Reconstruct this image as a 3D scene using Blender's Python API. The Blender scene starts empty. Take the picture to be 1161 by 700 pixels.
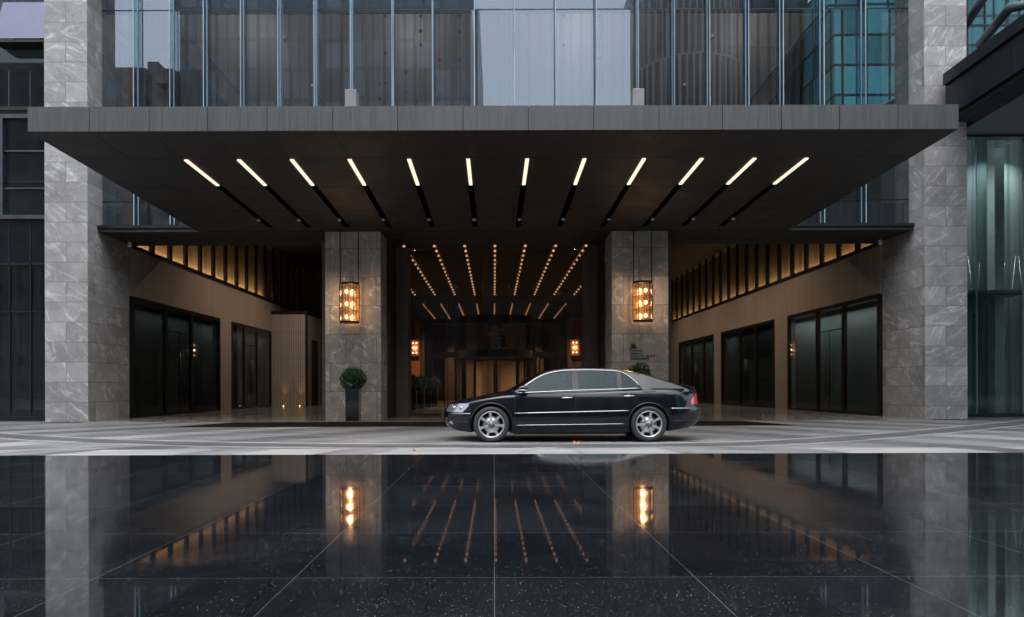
import bpy, math, random
from mathutils import Vector, Matrix
R = math.radians
random.seed(7)
S = bpy.context.scene
COL = S.collection
F, VX, VY, CZ = 774.0, 560.0, 440.0, 1.04

# ---------------------------------------------------------------- camera
cd = bpy.data.cameras.new('camera'); cam = bpy.data.objects.new('camera', cd); COL.objects.link(cam)
cd.sensor_width = 36.0; cd.lens = 24.0
cd.shift_x = (580.5 - VX) / 1161.0
cd.shift_y = (VY - 350.0) / 1161.0
cd.clip_end = 3000; cd.clip_start = 0.05
cam.location = (0, 0, CZ)
cam.matrix_world = Matrix.Translation((0, 0, CZ)) @ Matrix.Rotation(R(90), 4, 'X') @ Matrix.Rotation(R(-0.17), 4, 'Z')
S.camera = cam
# ---------------------------------------------------------------- sky, sun, exposure
w = bpy.data.worlds.new('World'); S.world = w; w.use_nodes = True
wn = w.node_tree; wn.nodes.clear()
sky = wn.nodes.new('ShaderNodeTexSky'); sky.sky_type = 'NISHITA'; sky.sun_disc = False
sky.sun_elevation = R(72); sky.sun_rotation = R(188); sky.air_density = 1.2; sky.dust_density = 3.0; sky.ozone_density = 2.0
hs = wn.nodes.new('ShaderNodeHueSaturation'); hs.inputs['Saturation'].default_value = 0.36
bg = wn.nodes.new('ShaderNodeBackground'); bg.inputs[1].default_value = 0.148
wo = wn.nodes.new('ShaderNodeOutputWorld')
wn.links.new(sky.outputs[0], hs.inputs['Color']); wn.links.new(hs.outputs[0], bg.inputs[0]); wn.links.new(bg.outputs[0], wo.inputs[0])
sd = bpy.data.lights.new('sun', 'SUN'); sd.energy = 1.5; sd.angle = R(112); sd.color = (1, .985, .97)
so = bpy.data.objects.new('sun', sd); COL.objects.link(so)
so.rotation_euler = (R(3), 0, R(-8)); so.location = (-10, -30, 60)
S.view_settings.view_transform = 'Standard'; S.view_settings.look = 'None'
S.view_settings.exposure = 1.62; S.view_settings.gamma = 1; S.view_settings.use_curve_mapping = False
S.cycles.use_denoising = True; S.cycles.max_bounces = 8; S.cycles.transparent_max_bounces = 24
S.cycles.glossy_bounces = 5; S.cycles.caustics_reflective = False; S.cycles.caustics_refractive = False
S.cycles.sample_clamp_indirect = 3

# ---------------------------------------------------------------- helpers
def P(px, py, Y):
    return Vector(((px - VX) * Y / F, Y, CZ + (VY - py) * Y / F))
def PX(px, Y): return (px - VX) * Y / F
def PZ(py, Y): return CZ + (VY - py) * Y / F

class MB:
    def __init__(s): s.v = []; s.f = []; s.sm = []
    def add(s, vs, fs, smooth=False):
        b = len(s.v); s.v += [tuple(p) for p in vs]
        for f in fs: s.f.append(tuple(b + i for i in f)); s.sm.append(smooth)
        return s
    def box(s, x0, x1, y0, y1, z0, z1):
        return s.add([(x0,y0,z0),(x1,y0,z0),(x1,y1,z0),(x0,y1,z0),(x0,y0,z1),(x1,y0,z1),(x1,y1,z1),(x0,y1,z1)],
              [(0,3,2,1),(4,5,6,7),(0,1,5,4),(1,2,6,5),(2,3,7,6),(3,0,4,7)])
    def prism(s, poly, axis, a, b):
        # poly of 2D points; extruded along axis from a to b
        n = len(poly)
        def q(p, t):
            return {'x': (t, p[0], p[1]), 'y': (p[0], t, p[1]), 'z': (p[0], p[1], t)}[axis]
        vs = [q(p, a) for p in poly] + [q(p, b) for p in poly]
        fs = [tuple(range(n)), tuple(range(2*n-1, n-1, -1))] + [(i, n+i, n+(i+1) % n, (i+1) % n) for i in range(n)]
        return s.add(vs, fs)
    def tube(s, pts, r, n=8, closed=False, smooth=True, flat=1.0):
        pts = [Vector(p) for p in pts]; m = len(pts); vs = []
        for i, p in enumerate(pts):
            a = pts[(i-1) % m] if (closed or i > 0) else p
            b = pts[(i+1) % m] if (closed or i < m-1) else p
            d = (b - a).normalized()
            up = Vector((0,0,1)) if abs(d.z) < .95 else Vector((1,0,0))
            u = d.cross(up).normalized(); v = u.cross(d)
            rr = r[i] if isinstance(r, (list, tuple)) else r
            for k in range(n):
                t = 2*math.pi*k/n
                vs.append(p + u*rr*flat*math.cos(t) + v*rr*math.sin(t))
        fs = []
        for i in range(m if closed else m-1):
            j = (i+1) % m
            for k in range(n):
                k2 = (k+1) % n; fs.append((i*n+k, i*n+k2, j*n+k2, j*n+k))
        if not closed: fs += [tuple(range(n-1, -1, -1)), tuple((m-1)*n+k for k in range(n))]
        return s.add(vs, fs, smooth)
    def lathe(s, prof, c, axis='z', n=24, smooth=True, closed=False):
        # prof: (radius, height)
        vs = []; m = len(prof); c = Vector(c)
        for r, h in prof:
            for k in range(n):
                t = 2*math.pi*k/n; a, b = r*math.cos(t), r*math.sin(t)
                vs.append(c + (Vector((a,b,h)) if axis == 'z' else Vector((a,h,b)) if axis == 'y' else Vector((h,a,b))))
        fs = []
        for i in range(m if closed else m-1):
            j = (i+1) % m
            for k in range(n):
                k2 = (k+1) % n; fs.append((i*n+k, i*n+k2, j*n+k2, j*n+k))
        if not closed:
            fs += [tuple(range(n-1,-1,-1)), tuple((m-1)*n+k for k in range(n))]
        return s.add(vs, fs, smooth)
    def ball(s, c, r, n=10, m=6, sx=1, sz=1):
        prof = [(max(r*math.sin(math.pi*i/m), r*.02), -r*sz*math.cos(math.pi*i/m)) for i in range(m+1)]
        return s.lathe(prof, c, 'z', n)
    def build(s, name, mat, parent=None, bevel=0, loc=None):
        me = bpy.data.meshes.new(name)
        off = Vector(loc) if loc else Vector((0,0,0))
        vs = [tuple(Vector(v) - off) for v in s.v]
        me.from_pydata(vs, [], s.f); me.update()
        me.polygons.foreach_set('use_smooth', s.sm)
        me.materials.append(mat)
        import bmesh
        bm = bmesh.new(); bm.from_mesh(me); bmesh.ops.recalc_face_normals(bm, faces=bm.faces)
        if bevel:
            es = [e for e in bm.edges if len(e.link_faces) == 2 and e.calc_face_angle() > .6]
            bmesh.ops.bevel(bm, geom=es, offset=bevel, segments=2, affect='EDGES', profile=.6)
        bm.to_mesh(me); bm.free()
        o = bpy.data.objects.new(name, me); COL.objects.link(o)
        if parent:
            o.parent = parent; o.location = off - world_loc(parent)
        else: o.location = off
        return o
def world_loc(o):
    l = Vector((0,0,0))
    while o: l += Vector(o.location); o = o.parent
    return l
def tag(o, label=None, cat=None, group=None, kind=None):
    if label: o['label'] = label
    if cat: o['category'] = cat
    if group: o['group'] = group
    if kind: o['kind'] = kind
    return o
def empty(name, loc, label=None, cat=None, group=None, kind=None):
    o = bpy.data.objects.new(name, None); COL.objects.link(o); o.location = loc; o.empty_display_size = .2
    return tag(o, label, cat, group, kind)
def copy_tree(o, parent=None):
    c = o.copy(); COL.objects.link(c); c.parent = parent
    for ch in list(o.children): copy_tree(ch, c)
    return c

# ---------------------------------------------------------------- materials
def newmat(name):
    m = bpy.data.materials.new(name); m.use_nodes = True
    return m, m.node_tree, m.node_tree.nodes['Principled BSDF']
def N(nt, t, **k):
    n = nt.nodes.new(t)
    for a, b in k.items(): setattr(n, a, b)
    return n
def math_n(nt, op, a, b=None, c=None):
    n = N(nt, 'ShaderNodeMath', operation=op)
    for i, x in enumerate((a, b, c)):
        if x is None: continue
        if isinstance(x, (int, float)): n.inputs[i].default_value = x
        else: nt.links.new(x, n.inputs[i])
    return n.outputs[0]
def ramp(nt, fac, stops):
    n = N(nt, 'ShaderNodeValToRGB'); e = n.color_ramp.elements
    while len(e) < len(stops): e.new(.5)
    for i, (p, c) in enumerate(stops):
        e[i].position = p; e[i].color = (*c, 1) if len(c) == 3 else c
    nt.links.new(fac, n.inputs[0]); return n.outputs[0]
def mixc(nt, fac, a, b, mode='MIX'):
    n = N(nt, 'ShaderNodeMix', data_type='RGBA', blend_type=mode)
    for i, x in ((0, fac), (6, a), (7, b)):
        if isinstance(x, (int, float)): n.inputs[i].default_value = x
        elif isinstance(x, tuple): n.inputs[i].default_value = (*x, 1)
        else: nt.links.new(x, n.inputs[i])
    return n.outputs[2]
def pos_uv(nt, du=0, dv=0):
    g = N(nt, 'ShaderNodeNewGeometry'); s1 = N(nt, 'ShaderNodeSeparateXYZ'); s2 = N(nt, 'ShaderNodeSeparateXYZ')
    nt.links.new(g.outputs['Position'], s1.inputs[0]); nt.links.new(g.outputs['True Normal'], s2.inputs[0])
    isx = math_n(nt, 'GREATER_THAN', math_n(nt, 'ABSOLUTE', s2.outputs[0]), .6)
    u = N(nt, 'ShaderNodeMix', data_type='FLOAT')
    nt.links.new(isx, u.inputs[0]); nt.links.new(s1.outputs[0], u.inputs[2]); nt.links.new(s1.outputs[1], u.inputs[3])
    cmb = N(nt, 'ShaderNodeCombineXYZ')
    nt.links.new(math_n(nt, 'ADD', u.outputs[0], du), cmb.inputs[0])
    nt.links.new(math_n(nt, 'ADD', s1.outputs[2], dv), cmb.inputs[1])
    nt.links.new(math_n(nt, 'MULTIPLY', isx, 7.3), cmb.inputs[2])
    return cmb.outputs[0], s1
def simple(name, col, rough=.5, metal=0, var=.12, scale=3.0, bump=0, coat=0, spec=None, streak=None):
    m, nt, b = newmat(name)
    g = N(nt, 'ShaderNodeNewGeometry'); mp = N(nt, 'ShaderNodeMapping')
    nt.links.new(g.outputs['Position'], mp.inputs[0])
    if streak: mp.inputs['Scale'].default_value = streak
    no = N(nt, 'ShaderNodeTexNoise'); no.inputs['Scale'].default_value = scale; no.inputs['Detail'].default_value = 6
    nt.links.new(mp.outputs[0], no.inputs[0])
    c = ramp(nt, no.outputs[0], [(.3, tuple(x*(1-var) for x in col)), (.7, tuple(min(1, x*(1+var)) for x in col))])
    nt.links.new(c, b.inputs['Base Color'])
    rr = ramp(nt, no.outputs[0], [(.3, (rough*.85,)*3), (.7, (min(1, rough*1.15),)*3)])
    nt.links.new(rr, b.inputs['Roughness'])
    b.inputs['Metallic'].default_value = metal
    if coat: b.inputs['Coat Weight'].default_value = coat; b.inputs['Coat Roughness'].default_value = .03
    if spec is not None: b.inputs['Specular IOR Level'].default_value = spec
    if bump:
        bp = N(nt, 'ShaderNodeBump'); bp.inputs['Strength'].default_value = bump; bp.inputs['Distance'].default_value = .02
        nt.links.new(no.outputs[0], bp.inputs['Height']); nt.links.new(bp.outputs[0], b.inputs['Normal'])
    return m
def emit(name, col, st):
    m, nt, b = newmat(name)
    b.inputs['Base Color'].default_value = (*[c*.5 for c in col], 1)
    b.inputs['Emission Color'].default_value = (*col, 1); b.inputs['Emission Strength'].default_value = st
    return m
def glass(name, tint=(.6,.7,.72), refl=.25, rcol=(.85,.92,1), rough=.0, wav=0.0, dirt=.0):
    m, nt, b = newmat(name); nt.nodes.remove(b)
    out = [n for n in nt.nodes if n.type == 'OUTPUT_MATERIAL'][0]
    tr = N(nt, 'ShaderNodeBsdfTransparent'); tr.inputs[0].default_value = (*tint, 1)
    gl = N(nt, 'ShaderNodeBsdfGlossy'); gl.inputs[0].default_value = (*rcol, 1); gl.inputs['Roughness'].default_value = rough
    lw = N(nt, 'ShaderNodeLayerWeight'); lw.inputs[0].default_value = .5
    f = math_n(nt, 'MULTIPLY_ADD', math_n(nt, 'POWER', lw.outputs['Facing'], 4.5), .85-refl, refl)
    f = math_n(nt, 'MINIMUM', f, 1.0)
    mx = N(nt, 'ShaderNodeMixShader'); nt.links.new(f, mx.inputs[0]); nt.links.new(tr.outputs[0], mx.inputs[1]); nt.links.new(gl.outputs[0], mx.inputs[2])
    if wav:
        g = N(nt, 'ShaderNodeNewGeometry'); no = N(nt, 'ShaderNodeTexNoise'); no.inputs['Scale'].default_value = .55; no.inputs['Detail'].default_value = 1
        nt.links.new(g.outputs['Position'], no.inputs[0]); bp = N(nt, 'ShaderNodeBump'); bp.inputs['Strength'].default_value = wav; bp.inputs['Distance'].default_value = .02
        nt.links.new(no.outputs[0], bp.inputs['Height']); nt.links.new(bp.outputs[0], gl.inputs['Normal'])
    last = mx.outputs[0]
    if dirt:
        g = N(nt, 'ShaderNodeNewGeometry'); mp = N(nt, 'ShaderNodeMapping'); mp.inputs['Scale'].default_value = (7, 1, .35)
        nt.links.new(g.outputs['Position'], mp.inputs[0])
        no = N(nt, 'ShaderNodeTexNoise'); no.inputs['Scale'].default_value = 1.3; no.inputs['Detail'].default_value = 5; nt.links.new(mp.outputs[0], no.inputs[0])
        df = N(nt, 'ShaderNodeBsdfDiffuse'); df.inputs[0].default_value = (.5,.52,.55,1)
        mm = N(nt, 'ShaderNodeMixShader'); nt.links.new(math_n(nt, 'MULTIPLY', ramp(nt, no.outputs[0], [(.35,(0,0,0)),(.75,(1,1,1))]), dirt), mm.inputs[0])
        nt.links.new(last, mm.inputs[1]); nt.links.new(df.outputs[0], mm.inputs[2]); last = mm.outputs[0]
    nt.links.new(last, out.inputs[0])
    return m
def stone(name, c0, c1, vein, bw, rh, du=0, dv=0, vein_amt=.8, rough=.42, ang=40, joint=(.05,.05,.05), split=.5, st=(.5,2.1), dist=.2, spread=1.1):
    m, nt, b = newmat(name)
    uv, s1 = pos_uv(nt, du, dv)
    br = N(nt, 'ShaderNodeTexBrick'); br.offset = split; br.inputs['Scale'].default_value = 1
    br.inputs['Brick Width'].default_value = bw; br.inputs['Row Height'].default_value = rh
    br.inputs['Mortar Size'].default_value = .006; br.inputs['Mortar Smooth'].default_value = .1; br.inputs['Bias'].default_value = 0
    br.inputs['Color1'].default_value = (0,0,0,1); br.inputs['Color2'].default_value = (1,1,1,1); br.inputs['Mortar'].default_value = (.5,.5,.5,1)
    nt.links.new(uv, br.inputs[0])
    rnd = N(nt, 'ShaderNodeSeparateColor'); nt.links.new(br.outputs['Color'], rnd.inputs[0]); rv = rnd.outputs[0]
    off = N(nt, 'ShaderNodeCombineXYZ'); nt.links.new(math_n(nt, 'MULTIPLY', rv, 37.0), off.inputs[2])
    ad = N(nt, 'ShaderNodeVectorMath', operation='ADD'); nt.links.new(uv, ad.inputs[0]); nt.links.new(off.outputs[0], ad.inputs[1])
    mp0 = N(nt, 'ShaderNodeVectorRotate', rotation_type='Z_AXIS'); nt.links.new(math_n(nt, 'MULTIPLY_ADD', math_n(nt, 'FRACT', math_n(nt, 'MULTIPLY', rv, 7.7)), spread, R(ang)-spread/2), mp0.inputs['Angle']); nt.links.new(ad.outputs[0], mp0.inputs[0])
    mp = N(nt, 'ShaderNodeMapping'); mp.inputs['Scale'].default_value = (*st, 1)
    nt.links.new(mp0.outputs[0], mp.inputs[0])
    n1 = N(nt, 'ShaderNodeTexNoise'); n1.inputs['Scale'].default_value = 1.0; n1.inputs['Detail'].default_value = 5; n1.inputs['Distortion'].default_value = dist
    nt.links.new(mp.outputs[0], n1.inputs[0])
    v1 = math_n(nt, 'ABSOLUTE', math_n(nt, 'SUBTRACT', n1.outputs[0], .5))
    vm = ramp(nt, v1, [(0, (1,1,1)), (.008, (.5,)*3), (.03, (.0,)*3)])
    n4 = N(nt, 'ShaderNodeTexNoise'); n4.inputs['Scale'].default_value = 2.3; n4.inputs['Detail'].default_value = 3; n4.inputs['Distortion'].default_value = 1.2
    nt.links.new(ad.outputs[0], n4.inputs[0])
    v2 = math_n(nt, 'ABSOLUTE', math_n(nt, 'SUBTRACT', n4.outputs[0], .5))
    vm2 = ramp(nt, v2, [(0, (.35,)*3), (.012, (.0,)*3)])
    n2 = N(nt, 'ShaderNodeTexNoise'); n2.inputs['Scale'].default_value = 1.7; n2.inputs['Detail'].default_value = 9; n2.inputs['Roughness'].default_value = .65
    nt.links.new(ad.outputs[0], n2.inputs[0])
    base = ramp(nt, n2.outputs[0], [(.3, c0), (.72, c1)])
    gate = ramp(nt, n2.outputs[0], [(.4, (.1,)*3), (.6, (1,)*3)])
    tone = math_n(nt, 'MULTIPLY_ADD', rv, .34, .83)
    tb = N(nt, 'ShaderNodeVectorMath', operation='SCALE'); nt.links.new(base, tb.inputs[0]); nt.links.new(tone, tb.inputs['Scale'])
    fa = math_n(nt, 'MULTIPLY', math_n(nt, 'MAXIMUM', math_n(nt, 'MULTIPLY', vm, gate), vm2), vein_amt)
    cc = mixc(nt, fa, tb.outputs[0], vein)
    cc = mixc(nt, br.outputs['Fac'], cc, joint)
    nt.links.new(cc, b.inputs['Base Color'])
    b.inputs['Roughness'].default_value = rough
    n3 = N(nt, 'ShaderNodeTexNoise'); n3.inputs['Scale'].default_value = 12; n3.inputs['Detail'].default_value = 5; nt.links.new(uv, n3.inputs[0])
    h = math_n(nt, 'SUBTRACT', math_n(nt, 'MULTIPLY', n3.outputs[0], .25), br.outputs['Fac'])
    bp = N(nt, 'ShaderNodeBump'); bp.inputs['Strength'].default_value = .35; bp.inputs['Distance'].default_value = .008
    nt.links.new(h, bp.inputs['Height']); nt.links.new(bp.outputs[0], b.inputs['Normal'])
    return m
def panels(name, c, c2, pitch, rough=.4, spec=.5, rowh=0, depth=.6, metal=0):
    """vertical fluted panelling: thin lines every pitch metres"""
    m, nt, b = newmat(name)
    uv, s1 = pos_uv(nt)
    sx = N(nt, 'ShaderNodeSeparateXYZ'); nt.links.new(uv, sx.inputs[0])
    fr = math_n(nt, 'FRACT', math_n(nt, 'DIVIDE', sx.outputs[0], pitch))
    ln = ramp(nt, math_n(nt, 'ABSOLUTE', math_n(nt, 'SUBTRACT', fr, .5)), [(0, (0,0,0)), (.09, (.2,)*3), (.2, (1,1,1))])
    wn_ = N(nt, 'ShaderNodeTexWhiteNoise', noise_dimensions='1D'); nt.links.new(math_n(nt, 'FLOOR', math_n(nt, 'DIVIDE', sx.outputs[0], pitch)), wn_.inputs['W'])
    no = N(nt, 'ShaderNodeTexNoise'); no.inputs['Scale'].default_value = .8; no.inputs['Detail'].default_value = 5; nt.links.new(uv, no.inputs[0])
    t = math_n(nt, 'ADD', math_n(nt, 'MULTIPLY', wn_.outputs[0], .45), math_n(nt, 'MULTIPLY', no.outputs[0], .55))
    base = mixc(nt, t, c, c2)
    fin = mixc(nt, math_n(nt, 'MULTIPLY', math_n(nt, 'SUBTRACT', 1, ln), depth), base, tuple(x*.25 for x in c))
    h = ln
    if rowh:
        fz = math_n(nt, 'FRACT', math_n(nt, 'DIVIDE', sx.outputs[1], rowh))
        lz = math_n(nt, 'LESS_THAN', fz, .012/rowh)
        fin = mixc(nt, lz, fin, tuple(x*.3 for x in c))
    nt.links.new(fin, b.inputs['Base Color'])
    bp = N(nt, 'ShaderNodeBump'); bp.inputs['Strength'].default_value = .6; bp.inputs['Distance'].default_value = .01
    nt.links.new(h, bp.inputs['Height']); nt.links.new(bp.outputs[0], b.inputs['Normal'])
    b.inputs['Roughness'].default_value = rough; b.inputs['Specular IOR Level'].default_value = spec; b.inputs['Metallic'].default_value = metal
    return m

M = {}
M['jamb'] = simple('brown_jamb', (.10,.075,.06), .4)
M['lobbypil'] = simple('lobby_pilaster', (.085,.055,.035), .4)
GA, GB, GV = (.172,.171,.170), (.295,.293,.290), (.52,.52,.515)
M['stone_l'] = stone('grey_stone', GA, GB, GV, 1.36, .63, du=14.14)
M['stone_r'] = stone('grey_stone_pair', GA, GB, GV, 1.34, .63, du=-13.58, dv=.2, ang=-38)
M['marble'] = stone('warm_marble', (.24,.212,.182), (.38,.345,.30), (.66,.62,.56), 1.0, .93, du=.3, vein_amt=.95, rough=.22, ang=55, st=(.8,1.5), dist=.5, spread=2.0, joint=(.06,.05,.045))
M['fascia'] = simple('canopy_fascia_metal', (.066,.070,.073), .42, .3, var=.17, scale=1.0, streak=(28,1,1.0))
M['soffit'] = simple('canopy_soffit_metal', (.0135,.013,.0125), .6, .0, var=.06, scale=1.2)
M['black'] = simple('black_metal', (.012,.012,.013), .38, .4)
M['blackm'] = simple('matt_black', (.008,.008,.008), .7)
M['groove'] = simple('groove_black', (.0015,.0015,.0015), 1, spec=0)
M['seam'] = simple('dark_joint', (.01,.01,.01), .8)
M['beam'] = simple('charcoal_cladding', (.018,.019,.022), .3, .3)
M['cladding'] = simple('navy_black_cladding', (.009,.010,.014), .33, .2, var=.2, scale=.7)
M['white'] = simple('white_plastic', (.6,.6,.6), .4)
M['steel'] = simple('brushed_steel', (.45,.45,.46), .3, .9)
M['navy'] = simple('navy_opaque_glass', (.004,.006,.011), .05, 0)
M['pipe'] = simple('painted_grey_pipe', (.05,.06,.072), .4, .5)
M['greybox'] = simple('grey_box_metal', (.17,.175,.185), .5, .2)
M['glass'] = glass('facade_glass', (.72,.77,.80), .20, (.44,.49,.54), 0, wav=.02, dirt=.02)
M['shopglass'] = glass('shop_glass', (.66,.72,.72), .025, (.8,.9,.95), 0.01, wav=.04, dirt=.01)
M['doorglass'] = glass('door_glass', (.52,.56,.555), .03, (.8,.88,.88), 0.02)
M['lobbyglass'] = glass('lobby_glass', (.75,.74,.70), .02, (.9,.95,1), 0)
M['porchglass'] = glass('porch_glass', (.86,.86,.85), .012, (.55,.60,.65), 0, wav=.03)
M['fin'] = simple('glass_fin', (.24,.31,.36), .18, 0, var=.3, scale=.6, streak=(1,1,.5))
M['wallbrown'] = panels('hall_timber_panels', (.16,.135,.12), (.26,.215,.19), .42, .5, rowh=2.1)
M['beige'] = panels('beige_fluted_panels', (.27,.215,.17), (.35,.285,.23), .16, .38, depth=.45)
M['fluted'] = panels('pale_fluted_cladding', (.31,.27,.24), (.42,.37,.33), .13, .45, rowh=1.42, depth=.6)
M['louvrepanel'] = panels('gilt_back_panel', (.26,.20,.13), (.40,.31,.21), .9, .5, depth=.0)
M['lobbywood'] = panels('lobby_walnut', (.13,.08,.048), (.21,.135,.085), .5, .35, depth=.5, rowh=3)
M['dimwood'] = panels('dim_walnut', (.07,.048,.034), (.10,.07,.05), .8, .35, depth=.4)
M['ceil'] = simple('dark_ceiling', (.022,.017,.014), .8)
M['rail'] = simple('copper_balustrade', (.62,.24,.11), .4, .3)
M['teal'] = simple('dark_teal_stair', (.02,.035,.045), .4)
M['tube'] = emit('warm_tube', (1, .78, .57), .42)
M['bulb'] = emit('warm_bulb', (1, .62, .36), 1.15)
M['bulb2'] = emit('ceiling_bulb', (1, .48, .25), .24)
M['uplight'] = emit('uplight_lens', (1, .6, .25), 4)
M['rubber'] = simple('tyre_rubber', (.018,.018,.019), .75, 0, bump=.1)
M['chrome'] = simple('chrome_trim', (.36,.37,.39), .2, 1.0, var=.03)
M['alloy'] = simple('alloy_wheel', (.48,.49,.51), .3, .7, var=.05)
M['potblack'] = simple('black_planter', (.012,.012,.014), .25, 0, coat=.4)
M['red'] = simple('maroon_sign_metal', (.07,.006,.014), .4)
M['letter'] = simple('dark_letter_metal', (.03,.022,.018), .4)
# ---------------------------------------------------------------- ground
def paving_mat():
    m, nt, b = newmat('striped_paving')
    g = N(nt, 'ShaderNodeNewGeometry'); s = N(nt, 'ShaderNodeSeparateXYZ'); nt.links.new(g.outputs['Position'], s.inputs[0])
    ax = math_n(nt, 'ABSOLUTE', math_n(nt, 'SUBTRACT', s.outputs[0], .9))
    u = math_n(nt, 'ADD', ax, math_n(nt, 'MULTIPLY', s.outputs[1], .72))
    wnz = N(nt, 'ShaderNodeTexWhiteNoise', noise_dimensions='1D'); nt.links.new(math_n(nt, 'FLOOR', math_n(nt, 'DIVIDE', u, 1.25)), wnz.inputs['W'])
    tone = ramp(nt, wnz.outputs[0], [(0, (.070,.074,.080)), (.3, (.115,.119,.124)), (.62, (.155,.157,.160)), (.85, (.23,.228,.226))])
    tone.node.color_ramp.interpolation = 'CONSTANT'
    br = N(nt, 'ShaderNodeTexBrick'); br.inputs['Scale'].default_value = 1; br.inputs['Brick Width'].default_value = .9; br.inputs['Row Height'].default_value = .45
    br.inputs['Mortar Size'].default_value = .006; br.inputs['Color1'].default_value = (.85,.85,.85,1); br.inputs['Color2'].default_value = (1.12,1.12,1.12,1); br.inputs['Mortar'].default_value = (.6,.6,.6,1)
    nt.links.new(g.outputs['Position'], br.inputs[0])
    c = mixc(nt, 1.0, tone, br.outputs[0], 'MULTIPLY')
    mp = N(nt, 'ShaderNodeMapping'); mp.inputs['Scale'].default_value = (.5,1.6,1); nt.links.new(g.outputs['Position'], mp.inputs[0])
    no = N(nt, 'ShaderNodeTexNoise'); no.inputs['Scale'].default_value = 1.1; no.inputs['Detail'].default_value = 8; nt.links.new(mp.outputs[0], no.inputs[0])
    c = mixc(nt, 1.0, c, ramp(nt, no.outputs[0], [(.3,(.82,.82,.82)),(.7,(1.08,1.08,1.08))]), 'MULTIPLY')
    nt.links.new(c, b.inputs['Base Color'])
    nt.links.new(ramp(nt, no.outputs[0], [(.3,(.38,)*3),(.7,(.62,)*3)]), b.inputs['Roughness'])
    return m
M['paving'] = paving_mat()
def strip_mat(name, c):
    return simple(name, c, .5, 0, var=.22, scale=1.4, streak=(.5,1.5,1))
M['band_d'] = strip_mat('dark_paving_band', (.065,.068,.073)); M['band_l'] = strip_mat('pale_paving_band', (.215,.215,.214))
M['asphalt'] = simple('asphalt', (.06,.06,.065), .8, 0, bump=.3, scale=9)
M['floor'] = stone('polished_floor_stone', (.13,.118,.108), (.19,.175,.16), (.24,.22,.2), 1.2, 1.2, rough=.10, vein_amt=.3)
def floor_mat():
    m, nt, b = newmat('polished_lobby_floor')
    g = N(nt, 'ShaderNodeNewGeometry')
    br = N(nt, 'ShaderNodeTexBrick'); br.offset = 0; br.inputs['Scale'].default_value = 1; br.inputs['Brick Width'].default_value = 1.2; br.inputs['Row Height'].default_value = 1.2
    br.inputs['Mortar Size'].default_value = .005; br.inputs['Color1'].default_value = (.15,.135,.12,1); br.inputs['Color2'].default_value = (.21,.19,.17,1); br.inputs['Mortar'].default_value = (.07,.06,.055,1)
    nt.links.new(g.outputs['Position'], br.inputs[0])
    no = N(nt, 'ShaderNodeTexNoise'); no.inputs['Scale'].default_value = 1.5; no.inputs['Detail'].default_value = 8; nt.links.new(g.outputs['Position'], no.inputs[0])
    c = mixc(nt, 1.0, br.outputs[0], ramp(nt, no.outputs[0], [(.3,(.8,.8,.8)),(.7,(1.1,1.1,1.1))]), 'MULTIPLY')
    nt.links.new(c, b.inputs['Base Color']); b.inputs['IOR'].default_value = 1.6
    nt.links.new(ramp(nt, no.outputs[0], [(.3,(.09,)*3),(.7,(.19,)*3)]), b.inputs['Roughness'])
    return m
M['floor'] = floor_mat()

tag(MB().add([(-1200,-1200,-.02),(1200,-1200,-.02),(1200,1200,-.02),(-1200,1200,-.02)], [(0,1,2,3)]).build('ground', M['asphalt']), kind='structure')
tag(MB().add([(-60,-20,0),(60,-20,0),(60,21.2,0),(-60,21.2,0)], [(0,1,2,3)]).build('pavement', M['paving']), kind='structure')
def ribbon(pts, off0, off1, z, name, mat):
    mb = MB(); vs = []
    for i, p in enumerate(pts):
        a = Vector(pts[max(0, i-1)]); b2 = Vector(pts[min(len(pts)-1, i+1)]); d = (b2-a).normalized(); n = Vector((-d.y, d.x))
        vs += [(p[0]+n.x*off0, p[1]+n.y*off0, z), (p[0]+n.x*off1, p[1]+n.y*off1, z)]
    mb.add(vs, [(2*i, 2*i+2, 2*i+3, 2*i+1) for i in range(len(pts)-1)])
    return tag(mb.build(name, mat), kind='structure')
ctl = [(-22,20.4),(-14,17.1),(-11.1,15.4),(-8.1,13.8),(-4.2,12.65),(0,12.25),(4,12.45),(6.2,13.3),(9,15.0),(12,17.2),(17,21.0)]
def smooth2(c, n=8):
    out = []
    for i in range(len(c)-1):
        p0 = Vector(c[max(0,i-1)]); p1 = Vector(c[i]); p2 = Vector(c[i+1]); p3 = Vector(c[min(len(c)-1,i+2)])
        for k in range(n):
            t = k/n
            out.append(tuple(.5*((2*p1)+(-p0+p2)*t+(2*p0-5*p1+4*p2-p3)*t*t+(-p0+3*p1-3*p2+p3)*t**3)))
    return out + [tuple(c[-1])]
arc = smooth2(ctl)
ribbon(arc, -.30, .30, .004, 'paving_band', M['band_d'])
ribbon(arc, .30, .46, .004, 'paving_edge', M['band_l'])
ribbon([(x, y-.62) for x, y in arc], -.06, .06, .0045, 'paving_edge', M['band_l'])
# pale slanted slabs in front of the band
fr = MB()
for (a, b2, sh) in ((-9.6,-8.35,.9),(-7.2,-5.2,.8),(-4.3,-3.0,.75),(-2.1,.2,.7),(1.5,3.0,-.3),(5.75,8.2,-.8),(9.1,11.0,-.9)):
    fr.add([(a,10.2,.006),(b2,10.2,.006),(b2+sh*.7,11.62,.006),(a+sh*.7,11.62,.006)], [(0,1,2,3)])
tag(fr.build('paving_inlay', M['band_l']), kind='structure')
MAT_Y0 = 18.4
tag(MB().add([(-8.7,MAT_Y0,.006),(8.2,MAT_Y0,.006),(7.6,21.0,.006),(-8.0,21.0,.006)], [(0,1,2,3)]).build('dark_paving_strip', simple('dark_granite_strip', (.012,.012,.013), .8, spec=0)), kind='structure')
tag(MB().box(-12.8,13.6,21.2,62,-.05,.012).build('floor', M['floor']), kind='structure')

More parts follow.
